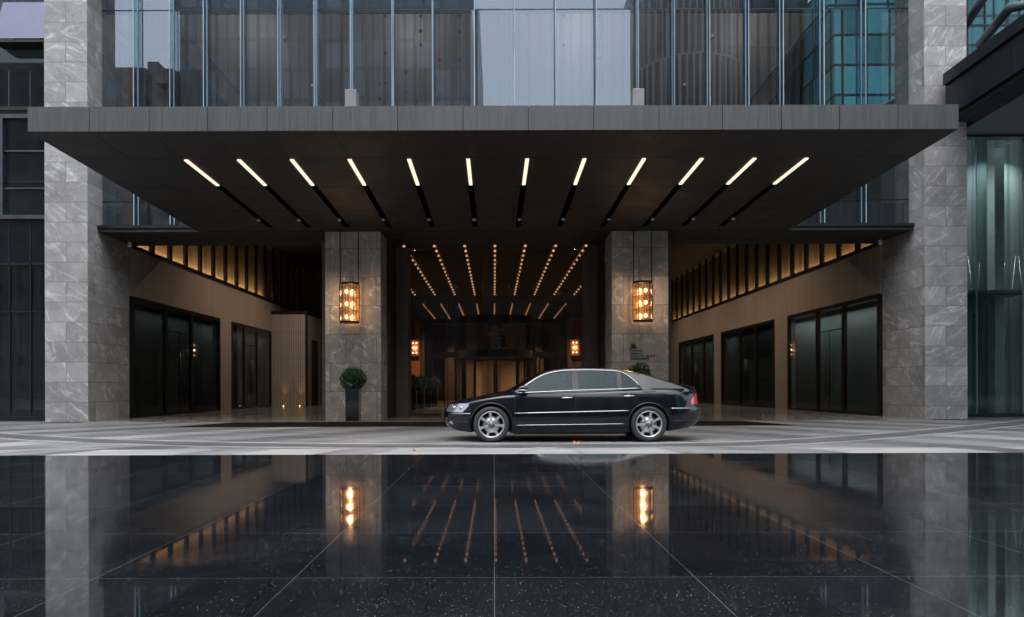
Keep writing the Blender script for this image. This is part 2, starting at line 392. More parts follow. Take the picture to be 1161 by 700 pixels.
# black polished ledge in front of the camera
def ledge_mat():
    m, nt, b = newmat('black_polished_granite')
    g = N(nt, 'ShaderNodeNewGeometry')
    mp = N(nt, 'ShaderNodeMapping'); mp.inputs['Location'].default_value = (0, -.144, 0); nt.links.new(g.outputs['Position'], mp.inputs[0])
    br = N(nt, 'ShaderNodeTexBrick'); br.offset = 0; br.inputs['Scale'].default_value = 1; br.inputs['Brick Width'].default_value = .57; br.inputs['Row Height'].default_value = .60
    br.inputs['Mortar Size'].default_value = .0007; br.inputs['Mortar Smooth'].default_value = .3
    br.inputs['Color1'].default_value = (.0,.0,.0,1); br.inputs['Color2'].default_value = (1,1,1,1)
    nt.links.new(mp.outputs[0], br.inputs[0])
    tile = mixc(nt, br.outputs[0], (.003,.004,.0055), (.006,.0078,.0105))
    # dust speckle
    vo = N(nt, 'ShaderNodeTexVoronoi'); vo.inputs['Scale'].default_value = 180; nt.links.new(g.outputs['Position'], vo.inputs[0])
    sc3 = N(nt, 'ShaderNodeSeparateColor'); nt.links.new(vo.outputs['Color'], sc3.inputs[0]); rsel = math_n(nt, 'GREATER_THAN', sc3.outputs[0], .70); sp = math_n(nt, 'LESS_THAN', vo.outputs['Distance'], math_n(nt, 'MULTIPLY_ADD', math_n(nt, 'POWER', sc3.outputs[1], 4.0), .22, .09))
    n1 = N(nt, 'ShaderNodeTexNoise'); n1.inputs['Scale'].default_value = 2.4; n1.inputs['Detail'].default_value = 10; n1.inputs['Roughness'].default_value = .72; nt.links.new(g.outputs['Position'], n1.inputs[0])
    gate = ramp(nt, n1.outputs[0], [(.40,(.16,)*3),(.66,(1,)*3)])
    vo2 = N(nt, 'ShaderNodeTexNoise'); vo2.inputs['Scale'].default_value = 160; vo2.inputs['Detail'].default_value = 2; nt.links.new(g.outputs['Position'], vo2.inputs[0])
    grain = ramp(nt, vo2.outputs[0], [(.60,(0,0,0)),(.74,(1,1,1))])
    mp3 = N(nt, 'ShaderNodeMapping'); mp3.inputs['Scale'].default_value = (14, 60, 1); mp3.inputs['Rotation'].default_value = (0,0,.2); nt.links.new(g.outputs['Position'], mp3.inputs[0])
    n5 = N(nt, 'ShaderNodeTexNoise'); n5.inputs['Scale'].default_value = 1; n5.inputs['Detail'].default_value = 4; nt.links.new(mp3.outputs[0], n5.inputs[0])
    scuff = math_n(nt, 'MULTIPLY', ramp(nt, n5.outputs[0], [(.6,(0,0,0)),(.72,(1,1,1))]), ramp(nt, n1.outputs[0], [(.66,(0,)*3),(.74,(1,1,1))]))
    f = math_n(nt, 'MULTIPLY', math_n(nt, 'MAXIMUM', math_n(nt, 'MAXIMUM', math_n(nt, 'MULTIPLY', math_n(nt, 'MULTIPLY', sp, rsel), .9), math_n(nt, 'MULTIPLY', grain, .22)), math_n(nt, 'MULTIPLY', scuff, .5)), gate)
    c = mixc(nt, math_n(nt, 'MULTIPLY', f, 1.0), tile, (.40,.44,.48))
    haze = ramp(nt, n1.outputs[0], [(.40,(0,)*3),(.75,(.008,)*3)])
    n7 = N(nt, 'ShaderNodeTexNoise'); n7.inputs['Scale'].default_value = 1.1; n7.inputs['Detail'].default_value = 9; n7.inputs['Roughness'].default_value = .6; n7.inputs['Distortion'].default_value = .8; nt.links.new(g.outputs['Position'], n7.inputs[0])
    smg = ramp(nt, n7.outputs[0], [(.50,(0,)*3),(.60,(.6,)*3),(.74,(1,)*3)])
    c = mixc(nt, haze, c, (.27,.31,.36))
    c = mixc(nt, math_n(nt, 'MULTIPLY', smg, .010), c, (.30,.32,.34))
    jn = math_n(nt, 'MULTIPLY', br.outputs['Fac'], ramp(nt, n1.outputs[0], [(.3,(.35,)*3),(.6,(1,)*3)]))
    c = mixc(nt, math_n(nt, 'MULTIPLY', jn, .38), c, (.22,.25,.27))
    nt.links.new(c, b.inputs['Base Color'])
    b.inputs['IOR'].default_value = 1.7
    rr = math_n(nt, 'ADD', ramp(nt, n1.outputs[0], [(.35,(.015,)*3),(.75,(.07,)*3)]), math_n(nt, 'ADD', math_n(nt, 'MULTIPLY', jn, .4), math_n(nt, 'MULTIPLY', smg, .05)))
    nt.links.new(rr, b.inputs['Roughness'])
    nb = N(nt, 'ShaderNodeTexNoise'); nb.inputs['Scale'].default_value = 5; nb.inputs['Detail'].default_value = 2; nt.links.new(g.outputs['Position'], nb.inputs[0])
    bp = N(nt, 'ShaderNodeBump'); bp.inputs['Strength'].default_value = .012; bp.inputs['Distance'].default_value = .004
    nt.links.new(math_n(nt, 'SUBTRACT', nb.outputs[0], math_n(nt, 'MULTIPLY', br.outputs['Fac'], 2)), bp.inputs['Height']); nt.links.new(bp.outputs[0], b.inputs['Normal'])
    return m
M['ledge'] = ledge_mat()
lg = empty('granite_ledge', (0,3,0), 'low black polished granite ledge mirroring the hotel front across the foreground', 'ledge')
MB().box(-14,14,.2,5.57,.44,.50).build('ledge_top', M['ledge'], lg, bevel=.006)
MB().box(-13.97,13.97,.25,5.52,0,.44).build('ledge_base', M['blackm'], lg)

# ---------------------------------------------------------------- columns
def column(x0, x1, y0, y1, z1, mat, label, group):
    c = empty('stone_column', ((x0+x1)/2,(y0+y1)/2,0), label, 'column', group)
    MB().box(x0,x1,y0,y1,.0,z1).build('shaft', mat, c, bevel=.012)
    return c
YO = 21.5
column(-14.14,-12.78,YO,23.95,40,M['stone_l'],'tall grey stone column at the left edge of the hotel front, beside dark office windows','tall outer stone columns')
column(13.58,14.92,YO,23.85,40,M['stone_r'],'tall grey stone column at the right edge of the hotel front, beside the shop glass','tall outer stone columns')
YI = 22.12
column(-5.46,-3.66,YI,23.4,6.2,M['marble'],'brown veined marble pier left of the entrance with only a lantern on its face','marble entrance piers')
column(3.83,5.66,YI,23.4,6.2,M['marble'],'brown veined marble pier right of the entrance bearing the maroon hotel sign','marble entrance piers')

# ---------------------------------------------------------------- beam
YG = 22.3
bm_ = empty('entrance_beam', (0,23,6.1), 'wide charcoal beam spanning between the outer stone columns over the hotel entrance', 'beam')
MB().box(-12.77,13.57,22.05,24.2,6.11,6.22).build('soffit_plate', M['blackm'], bm_)
MB().box(-12.77,13.57,22.0,22.26,6.225,6.32).build('edge_trim', M['beam'], bm_)

# ---------------------------------------------------------------- canopy
YF, YB = 14.0, 22.0
ZF, ZB = PZ(148, YF), 6.115
SL = (ZB-ZF)/(YB-YF)
def zs(y): return ZF + SL*(y-YF)
XL, XR = PX(32, YF), PX(1088, YF)
cn = empty('entrance_canopy', (0,18,ZF), 'huge dark grey metal canopy with twelve slanting light strips projecting over the car', 'canopy')
TOP = PZ(120, YF)
seams = [32,102,170,236,303.6,378,451.5,526,600,674,748,820,887,953,1019,1088]
fasc = None
for i in range(len(seams)-1):
    a, b2 = PX(seams[i], YF)+.006, PX(seams[i+1], YF)-.006
    MB().box(a,b2,YF,YF+.04,ZF+.004,TOP).build('fascia_panel', M['fascia'], cn)
sx = [-1]
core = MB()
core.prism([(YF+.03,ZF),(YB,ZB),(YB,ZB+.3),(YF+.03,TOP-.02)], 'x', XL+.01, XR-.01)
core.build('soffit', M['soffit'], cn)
for xx in (XL, XR-.03):
    MB().prism([(YF+.045,ZF+.003),(YB-.05,ZB+.003),(YB-.05,ZB+.32),(YF+.045,TOP)], 'x', xx-.002, xx+.034).build('side_fascia', M['fascia'], cn)
sm = MB()
def slab_on_soffit(mb, x0, x1, y0, y1, d0, d1):
    mb.add([(x0,y0,zs(y0)+d0),(x1,y0,zs(y0)+d0),(x1,y1,zs(y1)+d0),(x0,y1,zs(y1)+d0),(x0,y0,zs(y0)+d1),(x1,y0,zs(y0)+d1),(x1,y1,zs(y1)+d1),(x0,y1,zs(y1)+d1)],
        [(0,3,2,1),(4,5,6,7),(0,1,5,4),(1,2,6,5),(2,3,7,6),(3,0,4,7)])
for s_ in seams[1:-1]:
    x = PX(s_, YF); slab_on_soffit(sm, x-.008, x+.008, YF+.05, YB, -.003, .003)
for y in (15.55, 17.6, 19.7):
    slab_on_soffit(sm, XL+.02, XR-.02, y-.007, y+.007, -.0035, .003)
sm.build('soffit_seams', M['seam'], cn)
LX = [210,270,330,395.5,463,530,597,662,729.5,795,855,914]
def ysof(py):  # Y at which the soffit is seen at row py
    k = (VY-py)/F; return (ZF-SL*YF-CZ)/(k-SL)
ya, yb, yc, yd = ysof(180), ysof(209), ysof(246), ysof(254)
for i, lx in enumerate(LX):
    x = PX(lx, ya)+.03
    m1 = MB(); slab_on_soffit(m1, x-.042, x+.042, ya, yb, -.028, .01)
    t1 = m1.build('light_tube', M['tube'], cn)
    m2 = MB(); slab_on_soffit(m2, x-.075, x+.075, yb, yd+.3, -.012, .008)
    m2.build('light_slot', M['groove'], cn)
    m3 = MB(); m3.lathe([(.045,0),(.06,-.09),(.05,-.10),(.02,-.095)], (x, yc, zs(yc)-.015), 'z', 12)
    m3.build('spotlight', M['steel'], cn)
    ld = bpy.data.lights.new('canopy_spot', 'SPOT'); ld.energy = 34; ld.color = (1,.90,.78); ld.spot_size = R(116); ld.spot_blend = .6; ld.shadow_soft_size = .04
    lo = bpy.data.objects.new('canopy_spot', ld); COL.objects.link(lo); lo.location = (x, yc, zs(yc)-.13)
for px in (399.5, 724.0):
    b_ = empty('canopy_bracket', (PX(px,15), 15, TOP-.05), ('left' if px < 500 else 'right')+' of the two small grey metal boxes standing on top of the canopy', 'bracket', 'grey boxes on the canopy')
    x = PX(px, 15); MB().box(x-.125,x+.125,14.9,15.2,TOP-.06,PZ(103,15)).build('housing', M['greybox'], b_, bevel=.01)
    MB().box(x-.16,x+.16,14.86,15.24,TOP-.06,TOP+.02).build('base_plate', M['beam'], b_)
MB().add([(XL+.04,YF+.05,TOP-.01),(XR-.04,YF+.05,TOP-.01),(XR-.04,YB-.05,ZB+.31),(XL+.04,YB-.05,ZB+.31)], [(0,1,2,3)]).build('roof_sheet', M['cladding'], cn)

# ---------------------------------------------------------------- upper glass front
M['finglass'] = glass('fin_glass', (.80,.88,.92), .03, (.8,.9,1), 0)
gf = empty('hotel_glass_wall', (0,YG,6.2), 'tall blue tinted glass wall with pale vertical fins above the hotel canopy', 'glass wall')
finpx = [154,195,233,275,317,358,399,446,491.5,539,584,631,677,724,765,805,849,888,934,981]
prng = random.Random(11)
def tilted_pane(x0, x1, z0, z1):
    a = prng.uniform(-.0025,.0025); b = prng.uniform(-.0016,.0016)*(z1-z0)/3
    ys = [YG+a*-1-b, YG+a-b, YG+a+b, YG-a+b]
    q = [(x0,z0),(x1,z0),(x1,z1),(x0,z1)]
    v = [(x,ys[i],z) for i,(x,z) in enumerate(q)]+[(x,ys[i]+.012,z) for i,(x,z) in enumerate(q)]
    MB().add(v, [(0,1,2,3),(7,6,5,4),(0,4,5,1),(1,5,6,2),(2,6,7,3),(3,7,4,0)]).build('glass_pane', M['glass'], gf)
edges = [-12.775] + [PX(p, 22.1) for p in finpx] + [13.575]
for i in range(len(edges)-1):
    for (z0, z1) in ((7.17, 13.38), (13.42, 30)):
        tilted_pane(edges[i]+.012, edges[i+1]-.012, z0, z1)
    tilted_pane(edges[i]+.012, edges[i+1]-.012, 6.325, 7.13)
for p in finpx:
    x = PX(p, 22.1)
    MB().box(x-.006,x+.006,YG-.27,YG-.03,6.33,30).build('fin', M['finglass'], gf)
    MB().box(x-.012,x+.012,YG-.30,YG-.271,6.33,30).box(x-.016,x+.016,YG-.029,YG-.006,6.33,30).build('fin_edge', M['fin'], gf)
    MB().box(x-.05,x+.05,YG+.022,YG+.10,6.33,30).build('mullion', M['pipe'], gf)
for z in (7.15,13.4):
    MB().box(-12.77,13.57,YG-.004,YG+.018,z-.018,z+.018).build('transom', M['black'], gf)
M['spandrel'] = simple('blue_black_spandrel', (.025,.04,.055), .3)
MB().box(-12.77,13.57,YG+.25,YG+.35,6.33,7.1).build('spandrel', M['spandrel'], gf)
MB().box(-12.77,13.57,YG+.25,YG+.35,13.45,17.6).build('spandrel', M['spandrel'], gf)
# the room behind the glass
YW = 27.5
tag(MB().box(-13.4,14.2,YW,YW+.2,6.9,16.5).build('hall_wall', M['wallbrown']), 'brown panelled wall of the upper hall seen through the glass above the canopy', 'wall')
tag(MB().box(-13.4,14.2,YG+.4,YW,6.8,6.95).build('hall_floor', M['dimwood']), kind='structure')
tag(MB().box(-13.4,14.2,YG+.4,YW,16.4,16.5).build('hall_ceiling', M['ceil']), kind='structure')
def stair(xa, xb, za, zb, label):
    s = empty('staircase', ((xa+xb)/2, 25.3, 6.95), label, 'staircase', 'stairs in the upper hall')
    y0, y1 = 25.0, 26.3
    MB().prism([(xa,za-.15),(xb,zb-.15),(xb,zb-.75),(xa,za-.75)], 'y', y0, y1).build('stringer', M['teal'], s)
    MB().prism([(xa,za+.75),(xb,zb+.75),(xb,zb-.1),(xa,za-.1)], 'y', y0-.05, y0-.02).build('balustrade', M['rail'], s)
    MB().tube([(xa,y0-.06,za+.85),(xb,y0-.06,zb+.85)], .03).build('handrail', M['black'], s)
    MB().prism([(xa,za-.76),(xb,zb-.76),(xb,6.96),(xa,6.96)], 'y', y0+.2, y0+.3).build('under_wall', M['teal'], s)
    st = MB(); n = 14
    for k in range(n):
        t0, t1 = k/n, (k+1)/n; x0 = xa+(xb-xa)*t0; x1 = xa+(xb-xa)*t1; z = za+(zb-za)*(t0+t1)/2
        st.box(min(x0,x1), max(x0,x1), y0+.01, y1-.01, z-.2, z+.02)
    st.build('steps', M['teal'], s)
stair(PX(195,25), PX(283,25), PZ(30,25)-.4, PZ(125,25)-.6, 'flight of stairs with copper balustrade behind the left part of the upper glass')
stair(PX(932,25), PX(850,25), PZ(28,25)-.4, PZ(125,25)-.6, 'flight of stairs with copper balustrade behind the right part of the upper glass')
ordn = ['leftmost','second from left','third from left','fourth from left','fifth from left','fifth from right','fourth from right','third from right','second from right','rightmost']
allpx = sorted([438,478,499,522,461,431,573,600,640,681])
for px, tops in ((438,(18,60,94)),(478,(18,35,51)),(499,(68,106)),(522,(18,36,68)),(461,(82,104)),(431,(95,112)),(573,(18,44)),(600,(18,60)),(640,(18,52)),(681,(18,66))):
    x = PX(px, 26); h = tag(MB().tube([(x,26,PZ(8,26)),(x,26,PZ(118,26))], .012, 5).build('hanging_strand', M['black']),
        ordn[allpx.index(px)]+' of the ten thin bead strands hanging behind the upper glass', 'ornament', 'bead strands behind the upper glass')
    for t in tops: MB().ball((x,26,PZ(t,26)), .07, 8, 5).build('bead', M['black'], h)
for px, py, lb in ((323,43,'upper left'),(355,98,'lower left'),(809,43,'upper right'),(777,98,'lower right')):
    p = P(px, py, 26.2)
    h = empty('wall_lamp', p, lb+' of the four tiny warm wall lamps glowing behind the upper glass', 'lamp', 'tiny lamps in the upper hall')
    MB().box(p.x-.13,p.x+.13,p.y,p.y+.06,p.z-.02,p.z+.02).build('lamp_shade', M['rail'], h)
    MB().ball((p.x,p.y-.02,p.z+.05), .045, 8, 5).build('bulb', M['bulb2'], h)
    MB().tube([(p.x,p.y+.05,p.z),(p.x,YW,p.z)], .012, 5).build('arm', M['black'], h)
for x, w5 in ((-10,'leftmost'),(-3.5,'second from left'),(3.5,'second from right'),(10.5,'rightmost')):  # lamps added out of view to brighten the hall wall
    h = empty('hall_fill_lamp', (x,25.2,16.4), w5+' added fill lamp at the upper hall ceiling above the canopy', 'lamp', 'added fill lamps of the upper hall')
    MB().lathe([(.25,16.4),(.25,16.34),(.05,16.32)], (x,25.2,0), 'z', 20).build('housing', M['steel'], h)
    ld = bpy.data.lights.new('hall_fill_light', 'POINT'); ld.energy = 75; ld.color = (1,.93,.85); ld.shadow_soft_size = .2
    lo = bpy.data.objects.new('hall_fill_light', ld); COL.objects.link(lo); lo.location = (x,25.2,16.2)
def fill_strip_lamp(x, y0, y1, z, en, col, label):  # lamp added to brighten the rooms behind the side doors
    h = empty('fill_strip_lamp', (x,(y0+y1)/2,z), label, 'lamp', 'added shop fill lamps')
    MB().box(x-.06,x+.06,y0,y1,z,z+.025).build('housing', M['white'], h)
    ld = bpy.data.lights.new('fill_strip_light', 'AREA'); ld.shape = 'RECTANGLE'; ld.size = .08; ld.size_y = y1-y0; ld.energy = en; ld.color = col; ld.spread = R(150)
    lo = bpy.data.objects.new('fill_strip_light', ld); COL.objects.link(lo); lo.location = (x,(y0+y1)/2,z-.01)
def fill_downlight(x, y, z, en, col, label, group):  # ceiling lamp added as fill light
    h = empty('fill_downlight', (x,y,z), label, 'lamp', group)
    MB().lathe([(.09,0),(.09,-.05),(.07,-.055),(.06,-.01)], (x,y,z), 'z', 16).build('housing', M['steel'], h)
    ld = bpy.data.lights.new('fill_beam', 'SPOT'); ld.energy = en; ld.color = col; ld.spot_size = R(140 if z > 7 else 105); ld.spot_blend = .8; ld.shadow_soft_size = .05
    lo = bpy.data.objects.new('fill_beam', ld); COL.objects.link(lo); lo.location = (x,y,z-.08)
# ---------------------------------------------------------------- side recesses
def recess(side):
    """side=-1 left, 1 right"""
    sg = side; XW = -12.78 if sg < 0 else 13.58
    word = 'left' if sg < 0 else 'right'
    k9 = abs(XW)*F
    def yat(px): return k9/abs(px-VX)
    Yend = yat(308) if sg < 0 else 54.0
    w_ = empty('panelled_wall', (XW, 24, 0), word+' side wall of beige fluted panels with a glowing row of dark louvres on top', 'wall', 'beige side walls')
    sets = ([(150,249.5,(188.5,217.5),335.8),(262.5,307.5,(277,291.5),359.5)] if sg < 0 else
            [(893.5,998,(926.7,956.5),336),(818,878.5,(839,857),0),(770,809.5,(784.5,798),0)])
    DZ = 4.32
    dy = sorted([tuple(sorted((yat(a), yat(b)))) for a, b, c, d in sets])
    # wall pieces round the openings
    if sg < 0: Yend = 46.0
    mb = MB(); d0, d1 = (XW-.35, XW) if sg < 0 else (XW, XW+.35)
    mb.box(d0,d1,24.0,Yend,DZ,6.0)
    prev = dy[0][0]
    for a, b in dy:
        if a > prev+.05: mb.box(d0,d1,prev,a,0,DZ)
        prev = b
    if Yend > prev: mb.box(d0,d1,prev,Yend,0,DZ)
    mb.build('wall_panel', M['beige'], w_)
    q0, q1 = (XW-.02, XW+.06) if sg < 0 else (XW-.06, XW+.02)
    Yl = 46 if sg < 0 else 54
    YE = 38.8 if sg < 0 else 53.5
    MB().box(q0,q1,24.0,Yl,6.003,6.13).build('ledge_trim', M['black'], w_)
    # glowing back panel and louvres
    b0, b1 = (XW-.47, XW-.40) if sg < 0 else (XW+.40, XW+.47)
    MB().box(b0,b1,24.0,Yl,6.0,9.2).build('back_panel', M['louvrepanel'], w_)
    y = 25.6 if sg < 0 else 25.5
    fb = None
    while y < Yl-.3:
        if fb is None:
            fb = MB().box((XW-.08) if sg < 0 else (XW-.02), (XW+.02) if sg < 0 else (XW+.08), y-.13, y+.13, 6.13, 9.2).build('louvre', M['black'], w_, loc=(XW, y, 6.13))
        else:
            c = fb.copy(); COL.objects.link(c); c.location = (0, y-24, 6.13)
        y += 1.4
    fb.location = (0, fb.location.y, 6.13)
    # concealed strip lamp in the cove lights the back panel from below
    ld = bpy.data.lights.new('cove_strip', 'AREA'); ld.shape = 'RECTANGLE'; ld.size = .05; ld.size_y = YE-25; ld.energy = 52; ld.color = (1,.60,.26)
    lo = bpy.data.objects.new('cove_strip', ld); COL.objects.link(lo); lo.location = (XW+sg*.30, (25+YE)/2, 6.04); lo.rotation_euler = (R(180), R(sg*14), 0)
    lo.parent = None
    # door sets
    labs = {-1: ['large glass door set nearest the left grey column', 'smaller glass door set beside the fluted corner box'],
             1: ['pale glass door set with long handles nearest the right grey column', 'dark middle glass door set in the right side wall', 'farthest glass door set in the right side wall behind the car']}[sg]
    for (a, b, cuts, _), lab in zip(sets, labs):
        ys = [yat(a)] + [yat(c) for c in cuts] + [yat(b)]; ys.sort()
        d = empty('glass_door_set', (XW, (ys[0]+ys[-1])/2, 0), lab, 'glass doors', 'shop door sets in the side walls')
        fx0, fx1 = (XW-.10, XW+.03) if sg < 0 else (XW-.03, XW+.10)
        fm = MB(); t = .09
        fm.box(fx0,fx1,ys[0],ys[0]+t*1.6,.012,DZ); fm.box(fx0,fx1,ys[-1]-t*1.6,ys[-1],.012,DZ)
        for c in ys[1:-1]: fm.box(fx0,fx1,c-t,c+t,.012,DZ-.14)
        for i in range(3):
            s0 = ys[i]+(t*1.6 if i == 0 else t); s1 = ys[i+1]-(t*1.6 if i == 2 else t)
            fm.box(fx0,fx1,s0,s1,.012,.10)
        fm.box(fx0,fx1,ys[0]+t*1.6,ys[-1]-t*1.6,DZ-.14,DZ)
        fm.build('frame', M['black'], d)
        for i in range(3):
            MB().box(XW-.02,XW-.005,ys[i]+.1,ys[i+1]-.1,.1,DZ-.14).build('glass_pane', M['doorglass'], d)
        ym = (ys[1]+ys[2])/2
        MB().box(XW-.03 if sg < 0 else XW-.02, XW-.003, ym-.012, ym+.012, .1, 3.3).build('leaf_gap', M['black'], d)
        MB().box(XW-.028, XW-.002, ys[1]+.1, ys[2]-.1, 3.29, 3.33).build('door_rail', M['black'], d)
        for dd in (-.14, .14):
            hx = XW - sg*.09
            MB().tube([(hx,ym+dd,.75),(hx,ym+dd,2.55)], .028, 8).build('handle', M['black'], d)
        if sg < 0 and lab.startswith('large'): pass
        k_ = {'large':7,'small':9,'pale ':46,'dark ':3,'farth':12}[lab[:5]]
        fill_strip_lamp(XW+sg*.8, ys[0]-.5, ys[-1]+2.5, 4.30, k_, (.93,1,.99), 'added fill lamp behind '+lab)
    # recess inner side and ceiling
    return w_
M['shopwall'] = simple('shop_interior_wall', (.17,.185,.185), .7, var=.2, scale=.5)
recess(-1); recess(1)
tag(MB().box(-13.5,-5.9,23.95,60,9.2,9.3).build('ceiling', M['ceil']), kind='structure')
tag(MB().box(6.1,14.3,23.95,60,9.2,9.3).build('ceiling', M['ceil']), kind='structure')
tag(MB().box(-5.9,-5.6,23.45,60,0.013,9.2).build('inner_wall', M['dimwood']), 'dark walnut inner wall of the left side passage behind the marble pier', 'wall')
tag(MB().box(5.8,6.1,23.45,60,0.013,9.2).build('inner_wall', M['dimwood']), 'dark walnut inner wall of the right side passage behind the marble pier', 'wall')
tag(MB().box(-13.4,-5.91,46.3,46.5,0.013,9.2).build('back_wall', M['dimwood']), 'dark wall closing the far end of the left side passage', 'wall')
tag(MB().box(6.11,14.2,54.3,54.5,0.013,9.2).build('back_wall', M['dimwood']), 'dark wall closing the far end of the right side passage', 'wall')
for sx_, lab in ((-1,'left'),(1,'right')):
    x0, x1 = (-18.5,-13.42) if sx_ < 0 else (14.22,19)
    e = empty('shop_room', ((x0+x1)/2, 40, 0), 'shop room behind the '+lab+' glass door sets', 'room')
    MB().box(x0,x1,24,56,4.33,4.43).build('room_ceiling', M['shopwall'], e)
    MB().box(x0,x1,24,56,-.005,.011).build('room_floor', M['floor'], e)
    xw = -13.98 if sx_ < 0 else 14.78
    MB().box(min(xw,xw+sx_*.05),max(xw,xw+sx_*.05),24.0,56,.012,4.325).build('blind_wall', M['shopwall'], e)
# fluted corner box on the left
bx = empty('corner_box', (-11.8,41,0), 'pale fluted corner block at the end of the left side wall with two floor uplights', 'cladding block')
MB().box(-12.77,-10.75,39.25,42.6,.013,5.35).build('fluted_cladding', M['fluted'], bx)
MB().box(-12.78,-10.72,39.2,42.65,5.353,5.5).build('cap_trim', M['black'], bx)
MB().box(-10.80,-10.70,39.17,39.245,.013,5.35).build('corner_trim', M['black'], bx)
MB().box(-10.748,-10.70,40.2,41.5,.02,3.9).build('doorway', M['blackm'], bx)
for px in (321,339.5):
    x = PX(px, 38.9); u = empty('floor_uplight', (x,38.95,.012), ('left' if px < 330 else 'right')+' of the two small floor uplights grazing the fluted corner block', 'uplight', 'floor uplights')
    MB().lathe([(.07,0),(.07,.03),(.05,.035)], (x,38.95,.012), 'z', 12).build('housing', M['steel'], u)
    MB().lathe([(.045,.036),(.02,.05)], (x,38.95,.012), 'z', 12).build('lens', M['uplight'], u)
    ld = bpy.data.lights.new('uplight_beam', 'SPOT'); ld.energy = 9; ld.color = (1,.6,.28); ld.spot_size = R(38); ld.spot_blend = .9; ld.shadow_soft_size = .03
    lo = bpy.data.objects.new('uplight_beam', ld); COL.objects.link(lo); lo.location = (x,38.97,.09); lo.rotation_euler = (R(172),0,0)

# ---------------------------------------------------------------- entrance vestibule
tag(MB().box(-5.59,5.79,24.21,58,6.25,6.4).build('vestibule_ceiling', M['ceil']), kind='structure')
for (a, b, lab) in ((449,463,'left'),(663,678,'right')):
    tag(MB().box(PX(a,24.9),PX(b,24.9),24.9,25.8,.013,6.24).build('jamb_panel', M['jamb'] if 'jamb' in M else M['beige']), 'narrow brown upright panel at the '+lab+' of the entrance opening', 'panel', 'upright entrance panels')
for x0, x1, lab in ((-3.655,PX(449,24.9)-.002,'left'),(PX(678,24.9)+.002,3.825,'right')):
    tag(MB().box(x0,x1,23.42,25.2,.013,6.10).build('return_wall', M['blackm']), 'black return wall between the '+lab+' marble pier and the brown entrance panel', 'wall')
for sx_, lab, ys_ in ((-9.3,'left',(26,31,36)),(9.8,'right',(26,31,36,42,48))):
    for n5, y in zip(('nearest','second','third','fourth','farthest'), ys_): fill_downlight(sx_, y, 9.19, 230, (1,.80,.62), n5+' added fill lamp high in the '+lab+' side passage', 'added fill lamps of the '+lab+' passage')  # lamps added to brighten the side passages
for x, y, en, n5 in ((.1,28,220,'front'),(.1,33,300,'middle'),(.1,38,360,'rear'),(-3.4,37.5,260,'left'),(3.6,37.5,260,'right')): fill_downlight(x, y, 6.245, en, (1,.66,.42), n5+' added porch fill lamp between the bulb rows', 'added porch fill lamps')  # added fill light for the dark porch
for x, y, en, n5 in ((-2.5,44,700,'front left'),(2.7,44,700,'front right'),(-2.5,53.6,800,'rear left'),(2.7,53.6,800,'rear right')): fill_downlight(x, y, 6.245, en, (1,.66,.42), n5+' added lobby fill lamp between the bulb rows', 'added lobby fill lamps')  # lobby lamps added to lift the end wall and floor
for sx_, lab in ((-1,'left'),(1,'right')):
    xi = -5.55 if sx_ < 0 else 5.72
    tag(MB().box(xi-.03,xi+.03,25,40,.013,6.24).build('vestibule_wall', M['lobbywood']), 'walnut panelled '+lab+' wall of the entrance porch', 'wall')
YD = 40.0
fg = empty('porch_glass_wall', (0,25.7,0), 'tall clear glass wall with thin uprights across the entrance opening', 'glass wall')
gx = [PX(463,25.7), -1.75, -.45, .95, 2.25, PX(663,25.7)]
for i in range(5): MB().box(gx[i]+.01,gx[i+1]-.01,25.70,25.712,.05,6.23).build('glass_pane', M['porchglass'], fg)
for x in gx[1:-1]: MB().box(x-.01,x+.01,25.69,25.73,.05,6.23).build('joint', M['black'], fg)
MB().box(gx[0],gx[-1],25.68,25.74,.013,.05).build('lower_rail', M['black'], fg)
CX = .1
sc_ = empty('lobby_screen', (CX,YD,0), 'tall lobby glass screen with walnut sides behind the revolving door', 'glass screen')
ob = [(-5.5,PX(482,YD)),(PX(642.5,YD),5.68)]
for a, b in ob:
    MB().box(a,b,YD+.02,YD+.2,.013,5.07).build('side_panel', M['lobbywood'], sc_)
for i in range(7):
    x0 = -5.5+i*11.18/7; MB().box(x0+.02,x0+11.18/7-.02,YD,YD+.02,5.1,6.24).build('glass_pane', M['lobbyglass'], sc_)
    if i: MB().box(x0-.02,x0+.02,YD-.02,YD+.04,5.1,6.24).build('mullion', M['black'], sc_)
rd = empty('revolving_door', (CX,YD,0), 'large black framed curved revolving door at the back of the entrance', 'revolving door')
s19 = YD/F
def X4(px): return (px-VX)*s19
def Z4(py): return CZ+(VY-py)*s19
xl, xr = X4(482), X4(642.5)
fm = MB(); fm.box(xl,X4(491),YD-.15,YD+.15,.013,5.07); fm.box(X4(634),xr,YD-.15,YD+.15,.013,5.07); fm.box(X4(491),X4(634),YD-.15,YD+.15,4.76,5.07)
fm.build('frame', M['black'], rd)
tr_ = MB(); tr_.box(X4(491),CX-2.35,YD-.1,YD+.1,Z4(406),Z4(399.5)); tr_.box(CX+2.35,X4(634),YD-.1,YD+.1,Z4(406),Z4(399.5))
for px in (526,599): tr_.box(X4(px)-.12,X4(px)+.12,YD-.12,YD+.12,.013,4.76)
tr_.build('transom', M['black'], rd)
rad = 2.3
